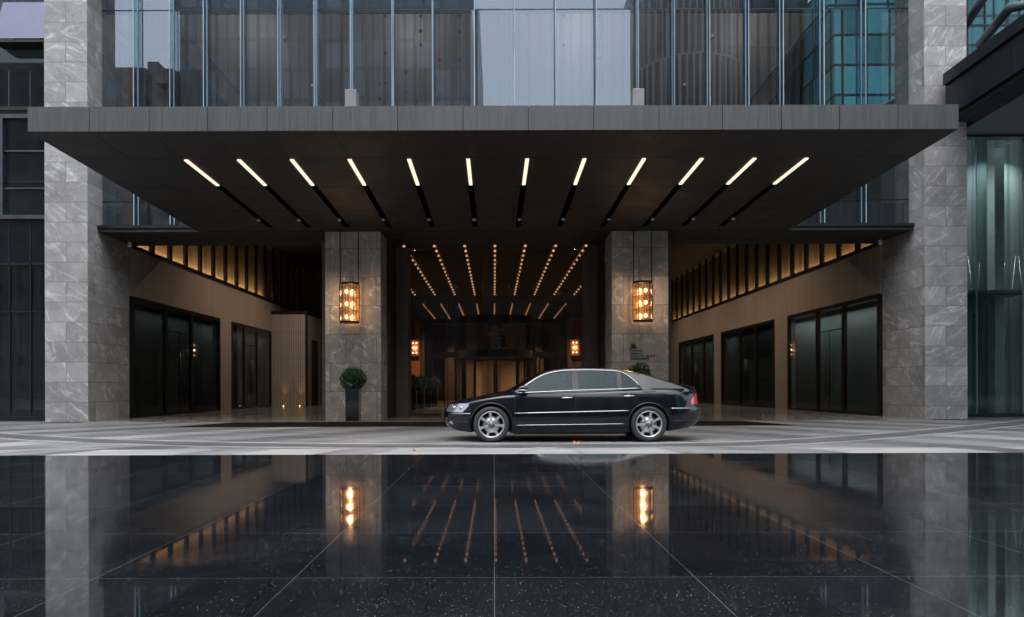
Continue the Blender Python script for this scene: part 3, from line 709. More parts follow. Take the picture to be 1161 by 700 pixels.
def arcband(z0, z1, r0, r1, a0=200, a1=340, n=20):
    mb = MB()
    for i in range(n):
        t0, t1 = R(a0+(a1-a0)*i/n), R(a0+(a1-a0)*(i+1)/n)
        vs = []
        for r, t in ((r0,t0),(r1,t0),(r1,t1),(r0,t1)): vs.append((CX+r*math.cos(t), YD+r*math.sin(t)))
        mb.add([(x,y,z0) for x,y in vs]+[(x,y,z1) for x,y in vs], [(0,3,2,1),(4,5,6,7),(0,1,5,4),(1,2,6,5),(2,3,7,6),(3,0,4,7)])
    return mb
arcband(4.66,5.1,rad,rad+.12,180,360).build('canopy_ring', M['black'], rd)
arcband(Z4(407),Z4(398.5),rad,rad+.12,180,360).build('door_ring', M['black'], rd)
arcband(Z4(398.5)+.001,4.659,rad+.04,rad+.06,180,360).build('curved_glass', M['lobbyglass'], rd)
arcband(.02,Z4(407)-.001,rad+.04,rad+.06,190,240).build('curved_glass', M['lobbyglass'], rd)
arcband(.02,Z4(407)-.001,rad+.04,rad+.06,300,350).build('curved_glass', M['lobbyglass'], rd)
for a in (190,240,300,350):
    x, y = CX+(rad+.05)*math.cos(R(a)), YD+(rad+.05)*math.sin(R(a))
    MB().box(x-.06,x+.06,y-.06,y+.06,.013,Z4(407)).build('post', M['black'], rd)
for a in (35,125,215,305):
    ca, sa = math.cos(R(a)), math.sin(R(a)); mb = MB()
    for (r0,r1,z0,z1) in ((.05,.12,.02,2.75),(2.1,2.2,.02,2.75),(.12,2.1,.02,.2),(.12,2.1,2.65,2.75)):
        n_ = Vector((-sa,ca,0))*.03
        p = [Vector((CX+ca*r0,YD+sa*r0,0)), Vector((CX+ca*r1,YD+sa*r1,0))]
        q = [p[0]-n_,p[1]-n_,p[1]+n_,p[0]+n_]
        mb.add([(v.x,v.y,z0) for v in q]+[(v.x,v.y,z1) for v in q], [(0,3,2,1),(4,5,6,7),(0,1,5,4),(1,2,6,5),(2,3,7,6),(3,0,4,7)])
    mb.build('door_wing', M['black'], rd)
for a, b in ((491,526),(599,634)):
    MB().box(X4(a),X4(b),YD,YD+.02,.02,Z4(406)-.002).build('side_glass', M['lobbyglass'], rd)
    MB().box(X4(a),X4(b),YD,YD+.02,Z4(399.5)+.002,4.758).build('side_glass', M['lobbyglass'], rd)
    for px in (a+11, ):
        MB().box(X4(a+13)-.04,X4(a+13)+.04,YD-.04,YD+.06,.02,Z4(406)-.003).build('door_stile', M['black'], rd)
M['lobbyend'] = simple('lobby_end_stone', (.20,.14,.095), .5, 0, var=.2, scale=.6)
# lobby beyond
lb = empty('lobby_room', (0,50,0), 'dim walnut lobby interior seen through the revolving door', 'room')
MB().box(-5.5,5.7,57,57.3,.013,6.24).build('end_wall', M['lobbyend'], lb)
for x in (-3.6,3.7):
    MB().box(x-.35,x+.35,55.5,56.9,.013,6.24).build('pilaster', M['lobbypil'] if 'lobbypil' in M else M['beige'], lb)
ped = tag(MB().box(-.75,.45,46.6,47.5,.013,3.6).build('display_plinth', M['dimwood']), 'tall dark plinth with seasonal ornaments behind the revolving door', 'plinth')
def ornament_tree():
    x, y, z = X4(568)*1.17, 47, 3.6
    e = empty('ornament_tree', (x,y,z), 'small blue tinsel tree with white baubles above the revolving door opening', 'ornament')
    mb = MB(); bb = MB()
    for i in range(5):
        z0 = z+.2+i*.3; r = .5-.085*i; mb.lathe([(r,z0),(r*.45,z0+.33),(.02,z0+.36)], (x,y,0), 'z', 11, smooth=False)
        for k in range(7): t = k*.9+i; bb.ball((x+r*.9*math.cos(t),y+r*.9*math.sin(t),z0+.04), .045, 6, 4)
    mb.build('branches', simple('blue_tinsel', (.02,.035,.16), .35, .4), e); bb.build('baubles', M['white'], e)
    MB().tube([(x,y,z),(x,y,z+.25)], .05).build('trunk', M['black'], e)
    x = X4(556)*1.17
    e = empty('ornament_figure', (x,y,z), 'small red coated doll ornament standing left of the blue tinsel tree', 'ornament')
    MB().lathe([(.30,0),(.27,.25),(.20,.7),(.16,.95),(.07,1.02)], (x,y,z), 'z', 12).build('coat', simple('red_cloth', (.2,.02,.015), .7), e)
    MB().ball((x,y,z+1.15), .15).build('head', simple('pale_doll', (.4,.28,.22), .6), e)
    MB().lathe([(.17,1.2),(.12,1.42),(.02,1.6)], (x,y,z), 'z', 12).build('hat', bpy.data.materials['red_cloth'], e)
ornament_tree()
# bulb rows
CEIL = 6.14
def bulb_row(x, ya_, yb_, n, label):
    e = empty('bulb_row', (x,(ya_+yb_)/2,CEIL), label, 'light row', 'rows of ceiling bulbs over the entrance')
    MB().box(x-.05,x+.05,ya_-.2,yb_+.2,CEIL+.05,CEIL+.11).build('rail', M['rail2'], e)
    first = None
    for i in range(n):
        y = ya_+(yb_-ya_)*i/(n-1)
        if first is None:
            first = MB().ball((0,0,0), .048, 8, 6).build('bulb', M['bulb2'], e); 
            first.location = (0,y-(ya_+yb_)/2,-.04)
        else:
            c = first.copy(); COL.objects.link(c); c.location = (0,y-(ya_+yb_)/2,-.04)
ROWW = 1.8
M['rail2'] = simple('dark_lamp_rail', (.03,.02,.015), .4, .4)
kc = (CEIL-.04-CZ)*F
y1a, y1b = kc/(VY-279), kc/(VY-334)
y2a, y2b = kc/(VY-345.5), kc/(VY-361)
pitch = 34.4*y1a/F
words_ = ['farthest left','second from left','third from left','fourth from left','middle','fourth from right','third from right','second from right','farthest right']
for i in range(9):
    x = (561.7-VX)*y1a/F + (i-4)*pitch
    if abs(x) > 5.45: continue
    bulb_row(x, y1a, y1b, 15, words_[i]+' row of warm bulbs on the porch ceiling, before the glass screen')
    bulb_row(x, y2a, y2b, 11, words_[i]+' row of small warm bulbs inside the lobby beyond the glass screen')
# ---------------------------------------------------------------- lanterns on the piers
M['lampglass'] = glass('ribbed_lamp_glass', (.95,.80,.62), .10, (1,.9,.8), .15)
def lantern(x, y, ztop, label):
    e = empty('hanging_lantern', (x,y,ztop), label, 'lantern', 'lanterns on the marble piers')
    W, D, H = .315, .20, 1.30
    zb = ztop-H
    fr = MB()
    hexa = [(x-W,y),(x-W*.55,y-D),(x+W*.55,y-D),(x+W,y),(x+W*.55,y+D),(x-W*.55,y+D)]
    fr.prism(hexa, 'z', ztop-.07, ztop); fr.prism(hexa, 'z', zb, zb+.06)
    for (hx, hy) in hexa: fr.box(hx-.011,hx+.011,hy-.011,hy+.011,zb+.06,ztop-.07)
    fr.box(x-.008,x+.008,y-D-.008,y-D+.008,zb+.06,ztop-.07)
    for t in (.30,.62,.86):
        z = zb+H*t
        for i in range(6):
            a, b = Vector((*hexa[i],z)), Vector((*hexa[(i+1)%6],z)); fr.tube([a,b], .007, 5)
    fr.build('frame', M['black'], e)
    g = MB()
    for i in range(6):
        a, b = hexa[i], hexa[(i+1)%6]
        g.add([(a[0]*.98+x*.02,a[1]*.98+y*.02,zb+.06),(b[0]*.98+x*.02,b[1]*.98+y*.02,zb+.06),(b[0]*.98+x*.02,b[1]*.98+y*.02,ztop-.07),(a[0]*.98+x*.02,a[1]*.98+y*.02,ztop-.07)], [(0,1,2,3)])
    g.build('glass_shade', M['lampglass'], e)
    for t in (.16,.48,.78):
        z = zb+H*t
        MB().box(x-.22,x+.22,y-.015,y+.015,z-.10,z-.085).build('lamp_tray', M['rail'], e)
        for dx in (-.10,.10):
            MB().ball((x+dx,y,z), .055, 10, 7, sz=1.3).build('bulb', M['bulb'], e)
        ld = bpy.data.lights.new('lantern_glow', 'POINT'); ld.energy = 5; ld.color = (1,.60,.32); ld.shadow_soft_size = .09
        lo = bpy.data.objects.new('lantern_glow', ld); COL.objects.link(lo); lo.location = (x,y,z)
    for dx in (-.29,.29):
        MB().box(x+dx-.016,x+dx+.016,y-.016,y+.016,ztop+.001,6.10).build('hanger_rod', M['black'], e)
    MB().box(x-.05,x+.05,y+D,YI-.002,ztop-.07,ztop-.02).build('wall_bracket', M['black'], e)
YL = 21.75
lantern(PX(396.5,YL), YL, PZ(320,YL), 'tall glass lantern with three tiers of bulbs hanging before the left marble pier')
lantern(PX(729,YL), YL, PZ(319.5,YL), 'tall glass lantern with three tiers of bulbs hanging above the maroon sign')
def sconce(x, y, z, rz, label, W=.25, H=.95):
    e = empty('wall_lantern', (x,y,z), label, 'lantern', 'small wall lanterns')
    e.rotation_euler = (0,0,rz)
    def loc(mb, name, mat):
        o = mb.build(name, mat); o.parent = e; return o
    fr = MB(); fr.box(-W,W,-.2,.0,H/2-.05,H/2); fr.box(-W,W,-.2,.0,-H/2,-H/2+.05); fr.box(-W,W,-.02,0,-H/2+.05,H/2-.05)
    for dx in (-W+.012, W-.012): fr.box(dx-.012,dx+.012,-.2,-.176,-H/2+.05,H/2-.05)
    loc(fr, 'frame', M['rail'])
    for t in (-.3,0,.3):
        loc(MB().box(-W+.05,W-.05,-.12,-.10,H*t-.09,H*t-.075), 'lamp_tray', M['black'])
        for dx in (-.1,.1): loc(MB().ball((dx,-.11,H*t), .05, 8, 6), 'bulb', M['bulb'])
    ld = bpy.data.lights.new('sconce_glow', 'POINT'); ld.energy = 2.5; ld.color = (1,.6,.32); ld.shadow_soft_size = .05
    lo = bpy.data.objects.new('sconce_glow', ld); COL.objects.link(lo); lo.parent = e; lo.location = (0,-.11,0)
sconce(PX(470.5,39.9), 39.98, PZ(394.5,39.9), 0, 'small copper wall lantern left of the revolving door')
sconce(PX(652,39.9), 39.98, PZ(394.5,39.9), 0, 'small copper wall lantern right of the revolving door, above the car roof')
sconce(-5.91, 44.5, 3.55, R(-90), 'wall lantern hidden in the left passage, mirrored in the door glass', .32, 1.1)
sconce(6.11, 47.9, 3.65, R(90), 'wall lantern hidden in the right passage, mirrored in the door glass', .32, 1.1)
tag(MB().box(PX(464.5,39.9),PX(476,39.9),39.94,39.99,PZ(440,39.9),PZ(409,39.9)).build('wall_panel_frame', M['rail']), 'small framed panel below the left wall lantern', 'frame')

# ---------------------------------------------------------------- planters
def leaf_mat(name, c0, c1):
    m, nt, b = newmat(name)
    oi = N(nt, 'ShaderNodeNewGeometry')
    c = ramp(nt, oi.outputs['Random Per Island'], [(0, c0), (1, c1)])
    nt.links.new(c, b.inputs['Base Color']); b.inputs['Roughness'].default_value = .5
    return m
M['leaf'] = leaf_mat('box_leaf', (.045,.075,.03), (.13,.19,.085)); M['stem'] = simple('shrub_stem', (.06,.045,.03), .8)
def ball_bush(c, r, n, rng):
    mb = MB()
    clumps = [(Vector((rng.gauss(0,1),rng.gauss(0,1),rng.gauss(0,1))).normalized(), rng.uniform(.80,1.12)) for _ in range(22)]
    for i in range(n):
        d = Vector((rng.gauss(0,1),rng.gauss(0,1),rng.gauss(0,1))).normalized()
        k = max(clumps, key=lambda q: q[0].dot(d))[1]
        rr = r*k*(rng.random()**.22)
        p = Vector(c)+Vector((d.x*rr,d.y*rr,d.z*rr*.98))
        a = Vector((rng.gauss(0,1),rng.gauss(0,1),rng.gauss(0,1))).normalized()*.6+d*.8; a.normalize()
        b = a.cross(Vector((rng.gauss(0,1),rng.gauss(0,1),rng.gauss(0,1)))).normalized()
        l = rng.uniform(.03,.065); w_ = l*.42
        mb.add([p-a*l, p+b*w_, p+a*l, p-b*w_], [(0,1,2,3)])
    return mb
def planter(x, y, z0, W, H, r, n, label, seed, group='black planters with round bushes'):
    rng = random.Random(seed)
    e = empty('planter', (x,y,z0), label, 'planter', group)
    W0 = W*.95
    mb = MB(); mb.add([(x-W0/2,y-W0/2,z0),(x+W0/2,y-W0/2,z0),(x+W0/2,y+W0/2,z0),(x-W0/2,y+W0/2,z0),(x-W/2,y-W/2,z0+H),(x+W/2,y-W/2,z0+H),(x+W/2,y+W/2,z0+H),(x-W/2,y+W/2,z0+H)],
        [(0,3,2,1),(4,5,6,7),(0,1,5,4),(1,2,6,5),(2,3,7,6),(3,0,4,7)])
    mb.build('pot', M['potblack'], e, bevel=.012)
    MB().tube([(x,y,z0+H-.02),(x+.01,y,z0+H+r*.8)], .03, 6).build('stem', M['stem'], e)
    ball_bush((x,y,z0+H+r*.80), r, n, rng).build('foliage', M['leaf'], e)
    return e
YP = 21.5
planter(PX(400.5,YP), YP, .0, .43, 1.03, .38, 6500, 'black tapered planter with a round clipped bush before the left marble pier', 3)
planter(PX(724.5,YP), YP, .0, .43, 1.09, .39, 5500, 'round clipped bush in a black planter, its top showing above the car boot', 5)
nm = ['nearest','second nearest','third nearest','farthest']
for i, (px, y) in enumerate(((468.3,32.8),(477,35),(485,37.2),(492.5,39.0))):
    planter(PX(px,y), y, .013, .37, 1.02, .36, 1800, nm[i]+' of the four dim bushy planters lined up left of the revolving door', 20+i, 'planters inside the porch')

# ---------------------------------------------------------------- sign on the right pier
sg = empty('hotel_sign', (PX(728,YI), YI-.02, PZ(400,YI)), 'maroon letter emblem above four lines of small dark lettering on the right marble pier', 'sign')
def text_mesh(txt, x0, x1, z0, h, name, mat, parent, y, bold=0):
    cu = bpy.data.curves.new(name, 'FONT'); cu.body = txt; cu.size = 1; cu.extrude = .01; cu.offset = bold
    cu.space_character = 1.25
    o = bpy.data.objects.new(name, cu); COL.objects.link(o)
    bpy.context.view_layer.update()
    dg = bpy.context.evaluated_depsgraph_get(); me = bpy.data.meshes.new_from_object(o.evaluated_get(dg)); bpy.data.objects.remove(o)
    xs = [v.co.x for v in me.vertices]; ys = [v.co.y for v in me.vertices]
    if not xs: print('NO GLYPHS', txt); return
    kx = (x1-x0)/(max(xs)-min(xs)); kz = h/(max(ys)-min(ys))
    for v in me.vertices:
        a, b, c = v.co; v.co = ((a-min(xs))*kx, -c*.8, (b-min(ys))*kz)
    me.materials.clear(); me.materials.append(mat); me.name = name
    o = bpy.data.objects.new(name, me); COL.objects.link(o); o.parent = parent; o.location = Vector((x0,y,z0))-world_loc(parent)
def sx(p): return PX(708+p/25, YI)
def sz(p): return PZ(384+p/25, YI)
yt = YI-.010
for txt, a, b, t0, t1 in (('MARRIOTT',175,540,345,372),('CHENGDU',172,525,420,446),('FINANCIAL CENTRE',172,880,488,520),('成都首座万豪酒店',172,690,562,602)):
    text_mesh(txt, sx(a), sx(b), sz(t1), sz(t0)-sz(t1), 'lettering', M['letter'], sg, yt, .015)
em = MB(); y0, y1 = YI-.03, YI-.004
# slanted M: two heavy diagonals and a thin curved lead stroke
def eq(pts): em.prism([(sx(a),sz(b)) for a,b in pts], 'y', y0, y1)
eq([(178,150),(215,150),(275,300),(232,300)])
eq([(252,150),(298,150),(350,300),(306,300)])
eq([(120,315),(165,270),(205,235),(212,255),(170,305),(135,325)])
em2 = MB(); em2.prism([(sx(a),sz(b)) for a,b in [(234,262),(262,170),(272,195),(246,290)]], 'y', y0+.002, y1)
em.build('emblem', M['red'], sg); em2.build('emblem_stroke', M['red'], sg)

# ---------------------------------------------------------------- security cameras
for px, py, lb in ((147.5,277,'left'),(998.5,277,'right')):
    Y = 23.6; p = P(px,py,Y)
    e = empty('security_camera', p, 'small white dome camera under the beam beside the '+lb+' stone column', 'camera', 'dome cameras')
    MB().box(p.x-.05,p.x+.05,p.y-.05,p.y+.05,p.z+.05,6.11).build('mount', M['white'], e)
    MB().ball((p.x,p.y,p.z), .075, 12, 8).build('dome', M['white'], e)

# ---------------------------------------------------------------- neighbouring fronts
nf = empty('office_building', (-20,22.6,0), 'dark office front with framed windows left of the left stone column', 'building')
YN = 22.7
xr_ = -14.15
MB().box(-30,xr_,YN,YN+.03,.35,40).build('window_glass', M['shopglass'], nf)
MB().box(-30,xr_,YN+1.2,YN+1.5,.0,40).build('back_wall', simple('office_interior', (.022,.026,.032), .7), nf)
MB().box(-30,xr_-.01,YN-.06,YN+.1,0,PZ(470,YN)).build('plinth', M['cladding'], nf)
for py, th in ((298,.05),(352,.02),(205,.03),(122,.06)):
    z = PZ(py,YN); MB().box(-30,xr_-.005,YN-.05,YN-.003,z-th,z+th).build('transom', M['black'], nf)
MB().box(-30,xr_-.008,YN-.035,YN-.004,PZ(298,YN)+.06,PZ(247,YN)).build('spandrel', M['navy'], nf)
MB().box(-30,xr_-.008,YN-.035,YN-.004,PZ(120,YN),PZ(80,YN)).build('spandrel', M['navy'], nf)
MB().box(-30,xr_-.008,YN-.035,YN-.004,PZ(-2,YN),PZ(-40,YN)).build('spandrel', M['cladding'], nf)
for px in (36,12,-14):
    x = PX(px,YN); MB().box(x-.02,x+.02,YN-.05,YN-.002,PZ(470,YN),PZ(250,YN)).build('mullion', M['black'], nf)
    MB().box(x-.012,x+.012,YN-.042,YN-.036,PZ(120,YN),PZ(80,YN)).build('mullion', M['pipe'], nf)
def wframe(x0, x1, z0, z1, y, t, cuts=()):
    m = MB(); m.box(x0,x1,y-.14,y,z1-t,z1); m.box(x0,x1,y-.14,y,z0,z0+t); m.box(x0,x0+t,y-.14,y,z0+t,z1-t); m.box(x1-t,x1,y-.14,y,z0+t,z1-t)
    for c in cuts: m.box(x0+t,x1-t,y-.08,y-.02,c-.025,c+.025)
    return m
wf = wframe(PX(3,YN),xr_-.01,PZ(248,YN),PZ(130,YN),YN-.02,.13,(PZ(171,YN),PZ(213,YN))).build('window_frame', M['pipe'], nf)
wframe(PX(-46,YN),PX(1,YN),PZ(248,YN),PZ(130,YN),YN-.02,.13,(PZ(171,YN),PZ(213,YN))).build('window_frame', M['pipe'], nf)
M['mirrorglass'] = simple('sky_mirror_glass', (.055,.06,.088), .06, 1.0, var=.03)
aw = MB(); xa_, xb_ = PX(7,YN), xr_-.015; zt, zb_ = PZ(3,YN), PZ(43,22.2)
aw.add([(xa_,YN-.05,zt),(xb_,YN-.05,zt),(xb_,YN-.52,zb_),(xa_,YN-.52,zb_),(xa_,YN-.09,zt),(xb_,YN-.09,zt),(xb_,YN-.56,zb_),(xa_,YN-.56,zb_)],
    [(0,1,2,3),(7,6,5,4),(0,4,5,1),(1,5,6,2),(2,6,7,3),(3,7,4,0)])
awo = aw.build('open_sash', M['mirrorglass'], nf)
MB().box(xa_,xb_,YN-.56,YN-.05,zb_-.12,zb_-.04).build('sash_ledge', M['black'], nf)

sf = empty('shop_building', (20,23.7,0), 'tall shop glass front with a pale inner column right of the right stone column', 'building')
YS = 23.75
MB().box(14.93,40,YS,YS+.03,.10,10.1).build('shop_glass', M['shopglass'], sf)
MB().box(14.93,40,YS,YS+.03,10.2,40).build('upper_glass', M['glass'], sf)
MB().box(14.93,40,YS-.05,YS+.12,0,.10).build('plinth', M['cladding'], sf)
MB().box(14.93,40,YS+2.2,YS+2.4,0,40).build('back_wall', panels('shop_sheer_curtain', (.20,.235,.23), (.34,.38,.37), .45, .8, depth=.5), sf)
for a, b in ((1126,1137),):
    MB().box(PX(a,24.6),PX(b,24.6),24.5,24.9,.0,9.6).build('inner_column', simple('pale_column', (.50,.56,.56), .5), sf)
for x, w6 in ((16.0,'near left'),(19.0,'far right')): fill_downlight(x, 25.2, 10.0, 160, (.92,1,.99), 'added fill lamp inside the right shop, the '+w6+' one of two', 'added fill lamps in the right shop')  # lamps added to light the pale column and back wall
for px in (1113.5,1166):
    x = PX(px,YS); MB().box(x-.2,x+.18,YS-.03,YS-.005,.1,10.1).build('glass_fin', M['shopglass'], sf)
    MB().box(x-.215,x-.2,YS-.06,YS-.003,.1,10.1).build('fin_edge', M['fin'], sf)
lat = MB(); LY = 25.7  # rods stand in for the V pattern reflected in the shop glass
for i in range(7):
    x = PX(1098,LY)+i*.95
    lat.tube([(x,LY,PZ(292,LY)),(x+.42,LY,PZ(408,LY))], .018, 5); lat.tube([(x+.84,LY,PZ(292,LY)),(x+.42,LY,PZ(408,LY))], .018, 5)
    lat.tube([(x+.2,25.75,PZ(408,LY)),(x+.47,25.75,PZ(300,LY))], .014, 5)
lat.build('mirrored_v_rods', M['steel'], sf)
for px in (1098,1118,1128,1142,1157,1172): 
    x = PX(px,YS); MB().box(x-.02,x+.02,YS-.03,YS-.004,10.25,40).build('mullion', M['black'], sf)
for z in (10.15, 11.9, 13.6, 15.4): MB().box(14.93,40,YS-.035,YS-.006,z-.03,z+.03).build('transom', M['black'], sf)

# neighbouring canopy at the right
ncx = empty('side_canopy', (16,15,10), 'black clad neighbouring canopy slanting overhead at the right edge', 'canopy')
def zt_(y, z): return z + .034*(21.3-y)
def slanted(x0, x1, y0, y1, z0, z1):
    return MB().add([(x0,y0,zt_(y0,z0)),(x1,y0,zt_(y0,z0)),(x1,y1,zt_(y1,z0)),(x0,y1,zt_(y1,z0)),(x0,y0,zt_(y0,z1)),(x1,y0,zt_(y0,z1)),(x1,y1,zt_(y1,z1)),(x0,y1,zt_(y1,z1))],
        [(0,3,2,1),(4,5,6,7),(0,1,5,4),(1,2,6,5),(2,3,7,6),(3,0,4,7)])
yy = [5.5, 8.1, 10.7, 13.3, 15.9, 18.6, 21.3]
for i in range(6):
    slanted(14.03,14.25,yy[i]+.006,yy[i+1]-.006,10.42,10.78).build('cap_panel', M['cladding'], ncx)
    slanted(14.12,14.35,yy[i]+.006,yy[i+1]-.006,9.42,10.418).build('fascia_panel', M['cladding'], ncx)
slanted(14.2,28,5.5,21.3,10.5,10.7).build('roof', M['cladding'], ncx)
slanted(14.25,15.1,5.5,21.3,9.30,9.418).build('lower_trim', M['blackm'], ncx)
slanted(15.11,28,5.5,23.6,9.75,9.9).build('soffit', M['greybox'], ncx)
slanted(15.08,15.11,5.5,23.6,9.30,9.9).build('inner_edge', M['black'], ncx)
MB().box(14.95,28,23.4,23.7,9.60,9.76).build('wall_trim', M['black'], ncx)
for (a, b, c, d) in ((1094,34,1119,-4),(1112,52,1150,8)):
    Y = 21.0; p0, p1 = P(a,b,22.6), P(c,d,18.5)
    if a > 1100: pts = [P(1112,52,20.5), P(1146,11,18.5), P(1190,2,17.8)]
    else: pts = [P(1094,34,22.6), P(1119,-4,21.0)]
    tag(MB().tube(pts, .13, 12).build('tie_pipe', M['pipe']), ('bent' if a > 1100 else 'straight')+' grey steel pipe bracing above the neighbouring canopy at the top right', 'pipe', 'bracing pipes')

# ---------------------------------------------------------------- city across the street (seen only mirrored)
def tower_mat(name, frame, pane, wx, wz, metal=.0, rough=.2, mort=.12, offset=0, bump=0):
    m, nt, b = newmat(name); uv, s1 = pos_uv(nt)
    br = N(nt, 'ShaderNodeTexBrick'); br.offset = offset; br.inputs['Scale'].default_value = 1; br.inputs['Brick Width'].default_value = wx; br.inputs['Row Height'].default_value = wz
    br.inputs['Mortar Size'].default_value = mort; br.inputs['Mortar Smooth'].default_value = 0
    br.inputs['Color1'].default_value = (*[c*.6 for c in pane],1); br.inputs['Color2'].default_value = (*[c*1.5 for c in pane],1); br.inputs['Mortar'].default_value = (*frame,1)
    nt.links.new(uv, br.inputs[0]); nt.links.new(br.outputs[0], b.inputs['Base Color'])
    b.inputs['Metallic'].default_value = metal
    nt.links.new(ramp(nt, br.outputs['Fac'], [(0,(rough,)*3),(1,(.6,)*3)]), b.inputs['Roughness'])
    return m
SP = (2*YG+45)/F
def bX(px): return (px-VX)*SP
def bZ(py): return CZ+(VY-py)*SP
tA = empty('apartment_block', (bX(150),-52,0), 'brown stepped apartment block with balconies mirrored in the upper left glass', 'building')
mA = tower_mat('brown_apartment_wall', (.22,.15,.13), (.06,.065,.08), 3.2, 3.1, rough=.3, mort=.7)
MB().box(bX(60),bX(162),-60,-45,0,bZ(75)).build('wall', mA, tA); MB().box(bX(162),bX(174),-60,-45.5,0,bZ(66)).build('stair_tower', mA, tA)
MB().box(bX(174)+.01,bX(197),-60,-44,0,bZ(80)).build('wall', mA, tA); MB().box(bX(180),bX(196),-58,-46,bZ(80)+.01,bZ(74)).build('roof_block', mA, tA)
for k in range(13):
    MB().box(bX(184),bX(197),-44,-42.6,3+k*3.1,4.1+k*3.1).build('balcony', M['rail'] if False else mA, tA)
def tower(x0, x1, y0, y1, h, mat, label):
    e = empty('office_tower', ((x0+x1)/2,(y0+y1)/2,0), label, 'building', 'towers across the street')
    MB().box(x0,x1,y0,y1,0,h).build('tower_shaft', mat, e, bevel=.3); return e
tower(bX(198),bX(539),-80,-45,56,tower_mat('dark_tower_glass',(.16,.17,.18),(.20,.23,.26),2.4,3.9,rough=.35,mort=.25),'broad dark office tower mirrored in the left part of the upper glass')
mC = tower_mat('bronze_fin_tower',(.30,.28,.25),(.04,.045,.05),.85,9.0,rough=.4,mort=.16,offset=.3)
e = empty('round_tower', (bX(795),-56,0), 'dark rounded ribbed tower mirrored right of the bright sky gap', 'building', 'towers across the street')
MB().lathe([(7.8,0),(7.8,56),(7.0,58)], (bX(795),-53,0), 'z', 48).build('tower_shaft', mC, e)
mT = tower_mat('teal_curtain_wall',(.03,.045,.05),(.16,.60,.64),3.0,3.9,metal=.35,rough=.3,mort=.17)
tower(bX(868),bX(935),-80,-50,57,tower_mat('slate_tower_glass',(.02,.024,.026),(.04,.07,.08),1.5,12,metal=.4,rough=.3,mort=.3),'slim slate grey tower mirrored between the ribbed and the teal towers')
tower(bX(940),bX(1200),-75,-44,55,mT,'teal glass tower with dark grid mirrored in the right part of the upper glass')
mP = tower_mat('pale_podium_wall',(.16,.18,.175),(.10,.125,.12),1.1,14,rough=.5,mort=.2)
e = empty('street_block', (bX(1140),-38,0), 'pale grey green podium block in front of the teal tower across the road', 'building', 'low blocks across the street')
MB().box(bX(1086),bX(1230),-43.6,-34,0,33).build('wall', mP, e); MB().box(bX(1086)+1,bX(1230)-1,-43,-35,33.002,34).build('roof', mP, e)
mS = tower_mat('street_block_wall',(.20,.19,.18),(.06,.065,.07),3.0,3.3,rough=.4,mort=.9)
for x0, x1, h_, lab in ((-130,-60,45,'long low street block far to the left across the road'),(bX(541),bX(718),30,'mid height street block closing the gap below the mirrored sky'),(bX(1205),150,26,'long low street block far to the right across the road')):
    e = empty('street_block', ((x0+x1)/2,-60,0), lab, 'building', 'low blocks across the street')
    MB().box(x0,x1,-75,-48,0,h_).build('wall', mS, e); MB().box(x0+2,x1-2,-74,-49,h_+.002,h_+1.2).build('roof', mS, e)
hb = empty('unseen_hotel_tower', (0,40,14), 'unseen upper storeys of the hotel, added to block light from behind', 'building')  # unseen mass added to keep sky light out from behind
MB().box(-13.5,14.5,YG+1.2,62,16.55,45).build('tower_body', M['spandrel'], hb)
MB().box(-13.9,15,62,62.3,0,45).build('rear_wall', M['spandrel'], hb)
MB().box(-19,-18.6,24,62,0,30).build('side_wall', M['spandrel'], hb); MB().box(19.1,19.4,28.2,62,0,30).build('side_wall', M['spandrel'], hb)

# fallen leaves on the drive
for i, (px, py, lab) in enumerate(((652,501.5,'small orange dry leaf lying on the paving under the car'),(471,513.5,'small orange dry leaf at the pavement edge left of the car'))):
    Y = CZ*F/(py-VY); Y = 12.75 if i == 0 else 11.2
    p = P(px, VY+CZ*F/Y, Y)
    mb = MB()
    for k in range(3 if i == 0 else 2):
        a = k*2.1; q = Vector((p.x+.05*math.cos(a), Y+.04*math.sin(a), .012))
        d = Vector((math.cos(a*1.7),math.sin(a*1.7),.25))*.038; n_ = Vector((-d.y,d.x,.02))*.55
        mb.add([q-d,q+n_,q+d+Vector((0,0,.03)),q-n_], [(0,1,2,3)])
    tag(mb.build('dry_leaf', simple('dry_leaf_orange', (.45,.17,.04), .7)), lab, 'leaf', 'fallen leaves')
# ================================================================ the car
def car_paint():
    m, nt, b = newmat('black_car_paint')
    b.inputs['Base Color'].default_value = (.0035,.0045,.008,1); b.inputs['Roughness'].default_value = .22
    b.inputs['Coat Weight'].default_value = .62; b.inputs['Coat Roughness'].default_value = .015; b.inputs['Coat IOR'].default_value = 1.5
    b.inputs['Specular IOR Level'].default_value = .12
    return m
M['paint'] = car_paint(); M['dark'] = simple('dark_plastic', (.006,.006,.007), .6)
M['cargl'] = glass('car_side_glass', (.40,.48,.50), .016, (.62,.76,.82), 0)
M['carscreen'] = glass('car_screen_glass', (.3,.35,.36), .10, (.9,.95,1), 0)
M['lampgl'] = glass('headlamp_glass', (.9,.92,.95), .12, (1,1,1), 0)
M['taill'] = simple('red_tail_lens', (.42,.012,.02), .12, 0, coat=1)
M['lamphouse'] = simple('lamp_housing_silver', (.22,.225,.24), .2, .5)
M['hubgrey'] = simple('hub_grey', (.14,.145,.15), .45, .6)
M['seat'] = simple('grey_leather', (.10,.10,.10), .5)
X0C, Y0C = (646.5-VX)*12.97/F, 13.92
car = empty('parked_car', (X0C,Y0C,0), 'long black chauffeur saloon parked sideways in front of the hotel entrance', 'car')
def interp(t, tab):
    if t <= tab[0][0]: return tab[0][1]
    for (a, va), (b, vb) in zip(tab, tab[1:]):
        if t <= b:
            u = (t-a)/(b-a); return va+(vb-va)*u
    return tab[-1][1]
